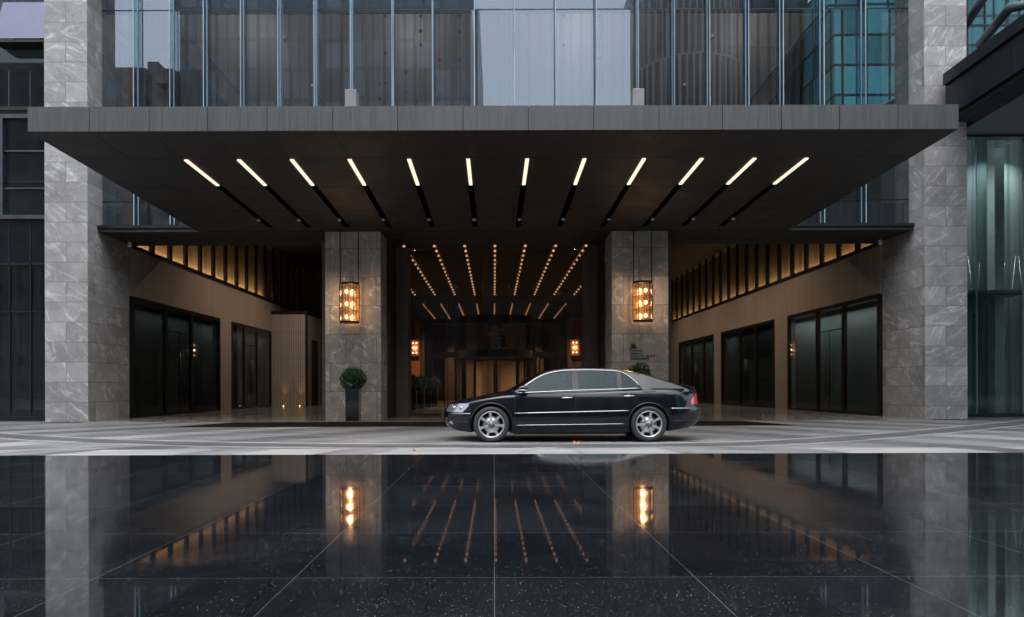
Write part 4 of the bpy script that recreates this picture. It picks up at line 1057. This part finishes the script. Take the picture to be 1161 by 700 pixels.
def sinterp(t, tab):  # catmull-rom
    if t <= tab[0][0]: return tab[0][1]
    if t >= tab[-1][0]: return tab[-1][1]
    for i in range(len(tab)-1):
        if t <= tab[i+1][0]:
            a, b = tab[i], tab[i+1]; u = (t-a[0])/(b[0]-a[0]); h = b[0]-a[0]
            m0 = (b[1]-tab[i-1][1])/(b[0]-tab[i-1][0]) if i > 0 else (b[1]-a[1])/h
            m1 = (tab[i+2][1]-a[1])/(tab[i+2][0]-a[0]) if i+2 < len(tab) else (b[1]-a[1])/h
            return (2*u**3-3*u*u+1)*a[1]+(u**3-2*u*u+u)*h*m0+(-2*u**3+3*u*u)*b[1]+(u**3-u*u)*h*m1
SHO = [(-2.45,.66),(-2.2,.72),(-2.0,.765),(-1.5,.85),(-1.0,.905),(-.4,.935),(.3,.955),(1.0,.985),(1.6,1.00),(2.1,.985),(2.45,.95),(2.72,.90)]
BOT = [(-2.45,.30),(-2.2,.21),(-1.9,.185),(-1.0,.175),(1.0,.19),(1.9,.20),(2.3,.26),(2.72,.36)]
WZ = [(.15,.885),(.22,.925),(.33,.945),(.36,.948),(.5,.952),(.62,.950),(.70,.945),(.80,.935),(.90,.915),(.96,.885),(1.05,.85)]
FXZ = [(.15,2.30),(.24,2.38),(.33,2.43),(.50,2.45),(.56,2.45),(.60,2.43),(.66,2.38),(.75,2.33)]
RXZ = [(.2,2.50),(.30,2.58),(.45,2.67),(.60,2.70),(.64,2.69),(.68,2.64),(.8,2.63),(.92,2.61)]
HOODC = [(-2.45,.665),(-2.38,.72),(-2.2,.785),(-2.0,.83),(-1.5,.925),(-1.1,1.0),(-.8,1.0),(.5,1.0),(1.7,1.05),(1.95,1.115),(2.2,1.115),(2.5,1.08),(2.62,1.055),(2.72,.93)]
def hw(x, z):
    """half width of the body side at length x, height z"""
    w0 = sinterp(z, WZ)
    f = -interp(z, FXZ); r = interp(z, RXZ)
    # plan curve
    if x < -1.3:
        t = min(1, (-1.3-x)/(-1.3-f)); w0 *= (1-t**3.0)**(1/2.2) if t < 1 else 0
    elif x > 1.6:
        t = min(1, (x-1.6)/(r-1.6)); w0 *= (1-t**3.4)**(1/2.4) if t < 1 else 0
    w0 *= 1-.006*x*x if abs(x) < 1.6 else 1-.006*2.56
    return w0
NT = 16; NC = 9
def stations():
    st = []
    for i in range(13):
        a = i/12*math.pi/2; st.append(('f', math.cos(a)))
    for i in range(1, 60): st.append(('m', i/60))
    for i in range(13):
        a = i/12*math.pi/2; st.append(('r', math.sin(a)))
    return st
def bodypoint(kind, q, t):
    # x along, by level
    if kind == 'f': xn = -1.3-q*1.13
    elif kind == 'm': xn = -1.3+2.9*q
    else: xn = 1.6+q*1.08
    zb, zt = interp(xn, BOT), sinterp(xn, SHO)
    tt = t
    z = zb+(zt-zb)*tt
    f = -interp(z, FXZ); r = interp(z, RXZ)
    if kind == 'f':
        x = -1.3+(f+1.3)*q; tq = q**3.0; w_ = max(0,1-tq)**(1/2.2)
    elif kind == 'm': x = xn; w_ = 1
    else:
        x = 1.6+(r-1.6)*q; tq = q**3.4; w_ = max(0,1-tq)**(1/2.4)
    bar = 1-.006*min(x*x,2.56)
    return x, sinterp(z, WZ)*w_*bar, z
st = stations(); V = []; Fc = []
rings = []
for kind, q in st:
    ring = []
    for j in range(NT+1):
        x, y, z = bodypoint(kind, q, j/NT); ring.append((x,-y,z))
    x, y, z = bodypoint(kind, q, 1.0); hc = sinterp(x, HOODC)
    hc = max(hc, z)
    for k in range(1, 2*NC):
        u = -1+k/NC  # -1..1
        e_ = 1-abs(u)**2.6
        # crease of the shoulder: rises quickly
        ring.append((x, y*u, z+(hc-z)*e_))
    for j in range(NT, -1, -1):
        x, y, z = bodypoint(kind, q, j/NT); ring.append((x,y,z))
    rings.append(ring)
body = MB()
nr = len(rings[0]); vs = [p for r_ in rings for p in r_]; fs = []
for i in range(len(rings)-1):
    for j in range(nr-1):
        fs.append((i*nr+j, i*nr+j+1, (i+1)*nr+j+1, (i+1)*nr+j))
    fs.append((i*nr+nr-1, i*nr, (i+1)*nr, (i+1)*nr+nr-1))
body.add(vs, fs, True)
bo = body.build('body', M['paint']); bo.parent = car
me = bo.data
import bmesh
bm = bmesh.new(); bm.from_mesh(me); bmesh.ops.remove_doubles(bm, verts=bm.verts, dist=.0008)
bmesh.ops.recalc_face_normals(bm, faces=bm.faces); bm.to_mesh(me); bm.free()
me.materials.append(M['dark'])
WR = .343
AX = (-1.5, 1.5)
cut = MB()
for ax in AX:
    for sgn in (-1, 1):
        y0, y1 = (-1.2,-.55) if sgn < 0 else (.55,1.2)
        n = 48; prof = [(ax+.395*math.cos(2*math.pi*k/n), .345+.395*math.sin(2*math.pi*k/n)) for k in range(n)]
        cut.prism(prof, 'y', y0, y1)
co = cut.build('cutter', M['dark']); co.parent = car
for vgo in (co,):
    vgo.data.materials.clear(); vgo.data.materials.append(M['dark'])
def bool_apply(o, c):
    md = o.modifiers.new('b', 'BOOLEAN'); md.object = c; md.operation = 'DIFFERENCE'; md.solver = 'EXACT'; md.material_mode = 'TRANSFER'
    bpy.context.view_layer.update(); dg = bpy.context.evaluated_depsgraph_get()
    nm_ = bpy.data.meshes.new_from_object(o.evaluated_get(dg)); o.modifiers.remove(md); old = o.data; o.data = nm_; nm_.name = 'body'
bool_apply(bo, co); bpy.data.objects.remove(co)
print('body faces', len(bo.data.polygons), [m.name for m in bo.data.materials])

def cpart(mb, name, mat, parent=None, bevel=0):
    o = mb.build(name, mat, None, bevel); o.parent = parent or car; return o
# ---- greenhouse
CANT = [(-1.12,.93),(-1.0,1.0),(-.72,1.19),(-.46,1.325),(-.12,1.392),(.2,1.405),(.6,1.402),(1.0,1.375),(1.3,1.315),(1.7,1.205),(2.05,1.09),(2.3,1.0)]
ROOFC = [(-1.25,.97),(-1.08,1.045),(-.72,1.25),(-.36,1.39),(-.05,1.442),(.26,1.462),(.5,1.464),(.8,1.45),(1.05,1.425),(1.32,1.37),(1.73,1.265),(2.12,1.14),(2.3,1.08)]
def gy(z): return .885-(z-.97)*.58
xs_ = [-1.2+3.4*i/68 for i in range(69)]
def roofsec(x, off=0):
    zc = sinterp(x, CANT); zr = max(sinterp(x, ROOFC), zc+.01); ye = gy(zc)
    sh = 1 if x < 1.5 else 1-.10*((x-1.5)/.8)
    pts = []
    for k in range(17):
        u = -1+k/8; pts.append((x, ye*sh*u, zc+(zr-zc)*(1-abs(u)**2.4)+off))
    return pts
def grid(xa, xb, n, u0=0, u1=16, off=0, thick=None):
    mb = MB(); rr = [roofsec(xa+(xb-xa)*i/n, off)[u0:u1+1] for i in range(n+1)]; m = u1-u0+1
    v = [p for r_ in rr for p in r_]
    f = [(i*m+j, i*m+j+1, (i+1)*m+j+1, (i+1)*m+j) for i in range(n) for j in range(m-1)]
    mb.add(v, f, True); return mb
cpart(grid(-.42, 1.32, 40), 'roof', M['paint'])
cpart(grid(-1.18, -.42, 18, 1, 15), 'windscreen', M['carscreen'])
cpart(grid(1.32, 2.12, 18, 2, 14), 'rear_window', M['carscreen'])
for u0, u1 in ((0,1),(15,16)): cpart(grid(-1.18,-.42,18,u0,u1), 'windscreen_pillar', M['paint'])
for u0, u1 in ((0,2),(14,16)): cpart(grid(1.32,2.2,18,u0,u1), 'rear_pillar', M['paint'])
# side frames (both sides): pillars and cant rail as tilted plates
def belt(x): return interp(x, [(-1.2,.925),(-1.0,.945),(0,.985),(1.0,1.015),(1.4,1.028),(2.3,1.02)])
def wtop(x): return sinterp(x, CANT)-.022
def plate(poly, sgn, off, th=.012):
    """poly (x,z) on the tilted side plane"""
    n = len(poly); vs = []
    for d in (off, off-th):
        for x, z in poly:
            sh = 1 if x < 1.5 else 1-.10*((x-1.5)/.8)
            vs.append((x, sgn*(gy(z)*sh+d), z))
    fs = [tuple(range(n)), tuple(range(2*n-1,n-1,-1))]+[(i,n+i,n+(i+1)%n,(i+1)%n) for i in range(n)]
    return MB().add(vs, fs)
def strip_poly(xa, xb, lo, hi, n=24):
    xs = [xa+(xb-xa)*i/n for i in range(n+1)]
    return [(x, lo(x)) for x in xs]+[(x, hi(x)) for x in reversed(xs)]
cant = lambda x: sinterp(x, CANT)+.004
for sgn in (-1, 1):
    def qplate(xa, xb, lo, hi, name, mat, off=0, n=20, parent=None, th=.012):
        vs = []; fs = []
        for i in range(n+1):
            x = xa+(xb-xa)*i/n
            for z in (lo(x), hi(x)):
                sh = 1 if x < 1.5 else 1-.10*((x-1.5)/.8)
                for d in (off, off-th): vs.append((x, sgn*(gy(z)*sh+d), z))
        for i in range(n):
            a = i*4; b = a+4
            fs += [(a,a+2,b+2,b),(a+1,b+1,b+3,a+3),(a+2,a+3,b+3,b+2),(a,b,b+1,a+1)]
        fs += [(0,1,3,2),(n*4,n*4+2,n*4+3,n*4+1)]
        return cpart(MB().add(vs, fs), name, mat, parent)
    # upper rail, rear quarter panel, pillars
    qplate(-1.05, 1.38, wtop, cant, 'cant_rail', M['paint'])
    XQ = 1.36
    # C pillar quarter: from window rear edge to tail
    def rearedge(z): return interp(z, [(1.0,1.40),(1.03,1.375),(1.21,1.225),(1.30,1.10),(1.36,.97)])
    pts = [(rearedge(z), z) for z in [1.0,1.05,1.10,1.15,1.20,1.25,1.30,1.34]]
    up = [(x, cant(x)) for x in (1.0,1.15,1.3,1.5,1.7,1.9,2.05,2.2)]
    # grid between the rear edge and cant rail by height rows
    vs = []; fs = []; n = 14
    for i in range(n+1):
        t = i/n; z = .96+(1.372-.96)*t
        xa = rearedge(z) if z > 1.0 else 1.40
        xb = [x/100 for x in range(100,231) if cant(x/100) >= z][-1]
        xb = max(xb, xa+.004)
        for k in range(9):
            x = xa+(xb-xa)*k/8; sh = 1 if x < 1.5 else 1-.10*((x-1.5)/.8)
            vs.append((x, sgn*gy(z)*sh, z))
    for i in range(n):
        for k in range(8): fs.append((i*9+k, i*9+k+1, (i+1)*9+k+1, (i+1)*9+k))
    cpart(MB().add(vs, fs, True), 'quarter_panel', M['paint'])
    for xa, xb, nm_, mt in ((.055,.175,'door_pillar',M['dark']),(.925,1.005,'door_pillar',M['dark'])):
        qplate(xa, xb, belt, wtop, nm_, mt, off=.002, n=3)
    # windows
    rw = lambda x: min(wtop(x), interp(x, [(.9,1.40),(.97,1.36),(1.10,1.30),(1.225,1.21),(1.375,1.03),(1.42,1.0)]))
    qplate(-.985, .055, belt, wtop, 'side_window', M['cargl'], off=-.004, th=.006)
    qplate(.175, .925, belt, wtop, 'side_window', M['cargl'], off=-.004, th=.006)
    qplate(1.005, 1.37, belt, rw, 'side_window', M['cargl'], off=-.004, th=.006)
    # chrome surround
    path = [(-1.01, belt(-1.01)+.003)]
    for i in range(1, 30):
        x = -1.01+ (1.0+1.01)*i/30
        path.append((x, wtop(x)-.002))
    path += [(1.06,1.325),(1.15,1.262),(1.225,1.205),(1.30,1.12),(1.375,1.034)]
    tp = [(x, sgn*(gy(z)+.004), z) for x, z in path]
    cpart(MB().tube(tp, .0095, 6), 'window_trim', M['chrome'])
    tp = [(x, sgn*(gy(belt(x))+.006), belt(x)-.002) for x in [-1.01+2.385*i/20 for i in range(21)]]
    cpart(MB().tube(tp, .0105, 6), 'waist_trim', M['chrome'])
    # shelf joining body shoulder and window line
    vs = []; fs = []
    for i in range(41):
        x = -1.15+3.35*i/40; sz_ = sinterp(x, SHO); wb = hw(x, sz_)
        for t in (0,.35,.7,1):
            z = sz_+(belt(x)-.004-sz_)*t; y = wb+(gy(belt(x))-wb)*(t**1.4); vs.append((x, sgn*(y+.001), z))
    for i in range(40):
        for k in range(3): fs.append((i*4+k, i*4+k+1, (i+1)*4+k+1, (i+1)*4+k))
    cpart(MB().add(vs, fs, True), 'shoulder_panel', M['paint'])
    # doors: proud skins with children
    def door(xa, xb, cutarch):
        lo = lambda x: .245
        def span(z):
            a, b = xa, xb
            if cutarch:
                if z < .78: b = min(xb, 1.5-math.sqrt(max(0,.455**2-(z-.345)**2)))
                else: b = min(xb, 1.09+(z-.78)*1.25)
            return a, b
        vs = []; fs = []; nz, nx = 14, 12
        for side in (0,1):
            for i in range(nz+1):
                z = .245+(.925-.245)*i/nz; a, b = span(z)
                for k in range(nx+1):
                    x = a+(b-a)*k/nx; zz = min(z, sinterp(x,SHO)-.004)
                    vs.append((x, sgn*(hw(x,zz)+(.006 if side == 0 else -.01)), zz))
        m = (nz+1)*(nx+1)
        for i in range(nz):
            for k in range(nx):
                a = i*(nx+1)+k; fs.append((a,a+1,a+nx+2,a+nx+1)); fs.append((m+a,m+a+nx+1,m+a+nx+2,m+a+1))
        mb = MB().add(vs, fs, True); rv = []; rf = []
        def quad(p):
            q0 = len(rv); rv.extend(vs[t_] for t_ in p); rf.append((q0,q0+1,q0+2,q0+3))
        for i in range(nz):
            for k in (0,nx):
                a = i*(nx+1)+k; quad((a,a+nx+1,m+a+nx+1,m+a))
        for k in range(nx):
            for i in (0,nz):
                a = i*(nx+1)+k; quad((a,m+a,m+a+1,a+1))
        mb.add(rv, rf, False)
        return cpart(mb, 'door', M['paint'])
    for xa, xb, ca, hx in ((-1.045,.100,False,-.06),(.116,1.29,True,1.12)):
        d = door(xa, xb, ca)
        hz = .845 if hx < 0 else .875
        yy_ = sgn*(hw(hx,hz)+.02)
        cpart(MB().tube([(hx-.11,sgn*(hw(hx,hz)+.002),hz),(hx-.09,yy_+sgn*.012,hz),(hx+.09,yy_+sgn*.012,hz+.004),(hx+.11,sgn*(hw(hx,hz)+.002),hz+.004)], .013, 8), 'handle', M['chrome'], d)
        cpart(MB().lathe([(.055,0),(.055,.004)], (hx,sgn*(hw(hx,hz)+.003),hz-.004), 'y', 18), 'handle_recess', M['dark'], d)
    # mouldings
    def rail(xa, xb, za, zb_, r, name, mat, flat=.45, out=.008):
        pts = []
        for i in range(25):
            x = xa+(xb-xa)*i/24; z = za+(zb_-za)*i/24; pts.append((x, sgn*(hw(x,z)+out), z))
        cpart(MB().tube(pts, r, 6), name, mat)
    rail(-1.055, 1.13, .556, .600, .0095, 'side_moulding', M['chrome'])
    rail(-1.03, 1.04, .328, .350, .006, 'sill_moulding', M['chrome'])
    rail(-2.30, -1.90, .548, .548, .011, 'bumper_trim', M['chrome'], out=.003)
    rail(1.93, 2.62, .640, .640, .012, 'bumper_trim', M['chrome'], out=.004)
    rail(-2.32, -1.93, .40, .385, .007, 'bumper_crease', M['dark'], out=.001)
    rail(1.97, 2.5, .40, .42, .007, 'bumper_crease', M['dark'], out=.001)
    # bumper shut lines
    for (x_, z0, z1) in ((-1.905,.30,.66),(1.905,.32,.66),(.108,.25,.93),(-1.052,.25,.90)):
        pts = [(x_+.0*z, sgn*(hw(x_,z)+(.0015 if abs(x_) > 1.5 else .006)), z) for z in [z0+(z1-z0)*k/8 for k in range(9)]]
        cpart(MB().tube(pts, .004, 5), 'shut_line', M['dark'])
    # rear door/quarter shut line is formed by the proud door skins
    # arch lips
    for ax in AX:
        pts = []
        for k in range(25):
            a = R(-18+216*k/24); x = ax+.402*math.cos(a); z = .345+.402*math.sin(a)
            pts.append((x, sgn*(hw(x,max(z,.2))+.001), z))
        cpart(MB().tube(pts, .014, 8), 'arch_lip', M['paint'])
    # mirror
    m_ = MB(); mx, mz = -.90, 1.02
    m_.lathe([(.02,-.09),(.075,-.075),(.09,-.02),(.085,.04),(.06,.075),(.01,.085)], (mx, sgn*1.03, mz), 'y', 16)
    for i, v in enumerate(m_.v):
        x, y, z = v; m_.v[i] = (mx+(x-mx)*1.15, y, mz+(z-mz)*.78)
    mo = cpart(m_, 'mirror', M['paint'])
    cpart(MB().tube([(mx+.03,sgn*.86,.965),(mx+.01,sgn*.99,.985)], .025, 8), 'mirror_arm', M['dark'], mo)
    cpart(MB().tube([(mx-.09,sgn*1.125,1.0),(mx+.09,sgn*1.125,.992)], .012, 8), 'indicator', M['chrome'], mo)
    # headlights: polygon on the side/front wrap
    def wrap(poly_rows, off, th=.02):
        """poly_rows: list of (z, xa, xb)"""
        vs = []; fs = []; nx = 14
        for z, xa, xb in poly_rows:
            for k in range(nx+1):
                x = xa+(xb-xa)*k/nx; zz = min(z, interp(x, SHO)+.0)
                vs.append((x, sgn*(hw(x,zz)+off), zz))
        for i in range(len(poly_rows)-1):
            for k in range(nx):
                a = i*(nx+1)+k; fs.append((a,a+1,a+nx+2,a+nx+1))
        return MB().add(vs, fs, True)
    hl = cpart(wrap([(.575,-2.40,-2.06),(.60,-2.40,-2.03),(.64,-2.385,-1.99),(.68,-2.35,-1.95),(.715,-2.30,-1.925),(.74,-2.22,-1.915)], .004), 'headlight', M['lamphouse'])
    cpart(wrap([(.575,-2.40,-2.06),(.60,-2.40,-2.03),(.64,-2.385,-1.99),(.68,-2.35,-1.95),(.715,-2.30,-1.925),(.74,-2.22,-1.915)], .012), 'lens', M['lampgl'], hl)
    for x_ in (-2.22,-2.08):
        cpart(MB().ball((x_, sgn*(hw(x_,.65)-.015), .655), .042, 12, 8), 'reflector', M['chrome'], hl)
    tl = cpart(wrap([(.72,2.34,2.60),(.76,2.33,2.61),(.82,2.37,2.61),(.88,2.44,2.60),(.925,2.50,2.595)], .006), 'tail_light', M['taill'])
    cpart(wrap([(.70,2.50,2.62),(.718,2.48,2.615)], .007), 'reverse_lens', M['lamphouse'], tl)
    # fog lamp
    fx = -2.28; cpart(MB().ball((fx, sgn*(hw(fx,.36)-.015), .362), .045, 12, 8, sz=.8), 'fog_lamp', M['lamphouse'])
    cpart(MB().tube([(-2.40,sgn*(hw(-2.40,.375)+.002),.375),(-2.33,sgn*(hw(-2.33,.372)+.002),.372),(-2.25,sgn*(hw(-2.25,.345)+.003),.335)], .012, 6), 'fog_trim', M['chrome'])
# grille and plates
gr = MB(); gr.box(-2.468,-2.44,-.38,.38,.46,.64); g_ = cpart(gr, 'grille', M['dark'])
for z in (.48,.52,.56,.60): cpart(MB().box(-2.476,-2.466,-.36,.36,z-.005,z+.005), 'grille_bar', M['chrome'], g_)
# cabin interior
tub = cpart(MB().box(-1.1,2.0,-.80,.80,.30,.90), 'cabin_floor', M['dark'])
for x_, hz_ in ((-.15,.0),(.95,.02)):
    for y_ in (-.40,.40):
        s_ = MB(); s_.box(x_-.05,x_+.10,y_-.24,y_+.24,.9,1.16); 
        so_ = cpart(s_, 'seat', M['seat'], None, .04)
        cpart(MB().box(x_-.02,x_+.10,y_-.13,y_+.13,1.19,1.33), 'headrest', M['seat'], so_, .035)
        cpart(MB().box(x_+.02,x_+.05,y_-.04,y_+.04,1.15,1.20), 'headrest_stem', M['chrome'], so_)
wl = [(-.62+.06*math.sin(t)*.4, -.38+.18*math.cos(t), 1.0+.15*math.sin(t)) for t in [2*math.pi*k/24 for k in range(24)]]
cpart(MB().tube(wl, .014, 6, closed=True), 'steering_wheel', M['dark'])
cpart(MB().box(-1.1,-.72,-.75,.75,.88,1.0), 'dashboard', M['dark'], None, .03)
# underbody
cpart(MB().box(-1.08,1.08,-.88,.88,.15,.20), 'underbody', M['dark'])
cpart(MB().tube([(1.9,.3,.22),(2.6,.3,.22)], .03, 8), 'exhaust', M['steel'])
# ---- wheels
def make_wheel():
    w_ = bpy.data.objects.new('wheel', None); COL.objects.link(w_); w_.parent = car; w_.empty_display_size = .1
    prof = [(.247,-.10),(.262,-.112),(.30,-.118),(.326,-.108),(.340,-.085),(.343,-.04),(.343,.06),(.336,.10),(.30,.115),(.25,.10),(.235,.07),(.235,-.08)]
    t = MB().lathe(prof, (0,0,0), 'y', 56, True, closed=True).build('tyre', M['rubber']); t.parent = w_
    rim = MB().lathe([(.247,-.102),(.252,-.110),(.243,-.112),(.232,-.100),(.225,-.06),(.222,.08),(.234,.085),(.246,.0)], (0,0,0), 'y', 56, True, closed=True)
    ro = rim.build('rim', M['alloy']); ro.parent = w_
    sp = MB()
    for k in range(7):
        a = R(90+k*360/7); ca, sa = math.cos(a), math.sin(a)
        def q(r, s, y): return (ca*r-sa*s, y, sa*r+ca*s)
        for r0, r1, w0, w1, ya_, yb2 in ((.045,.15,.020,.021,-.105,-.092),(.15,.236,.021,.029,-.092,-.094)):
            vs = [q(r0,-w0,ya_),q(r1,-w1,yb2),q(r1,w1,yb2),q(r0,w0,ya_),q(r0,-w0*1.1,ya_+.035),q(r1,-w1*1.1,yb2+.035),q(r1,w1*1.1,yb2+.035),q(r0,w0*1.1,ya_+.035)]
            sp.add(vs, [(0,1,2,3),(4,7,6,5),(0,4,5,1),(1,5,6,2),(2,6,7,3),(3,7,4,0)])
    s_ = sp.build('spokes', M['alloy'], None); s_.parent = w_
    hb_ = MB().lathe([(.005,-.118),(.034,-.116),(.040,-.108),(.078,-.100),(.080,-.07),(.078,-.05)], (0,0,0), 'y', 28).build('hub', M['hubgrey']); hb_.parent = w_
    nt_ = MB()
    for k in range(5):
        a = R(90+k*72+36); nt_.lathe([(.010,-.108),(.010,-.09)], (.057*math.cos(a),0,.057*math.sin(a)), 'y', 8)
    n_ = nt_.build('wheel_bolts', M['dark']); n_.parent = w_
    d = MB().lathe([(.02,-.045),(.165,-.045),(.165,-.02),(.02,-.02)], (0,0,0), 'y', 40).build('brake_disc', M['steel']); d.parent = w_
    b = MB().lathe([(.005,.0),(.222,.0),(.222,.02),(.005,.02)], (0,0,0), 'y', 40).build('inner_barrel', M['dark']); b.parent = w_
    return w_
w0 = make_wheel(); w0.location = (AX[0], -.835, .343); w0.rotation_euler = (0, R(-6), 0)
for ax, sgn, rot in ((AX[1],-1,10),(AX[0],1,0),(AX[1],1,0)):
    c = copy_tree(w0, car); c.location = (ax, sgn*.835, .343); c.rotation_euler = (0, R(rot), 0 if sgn < 0 else R(180))
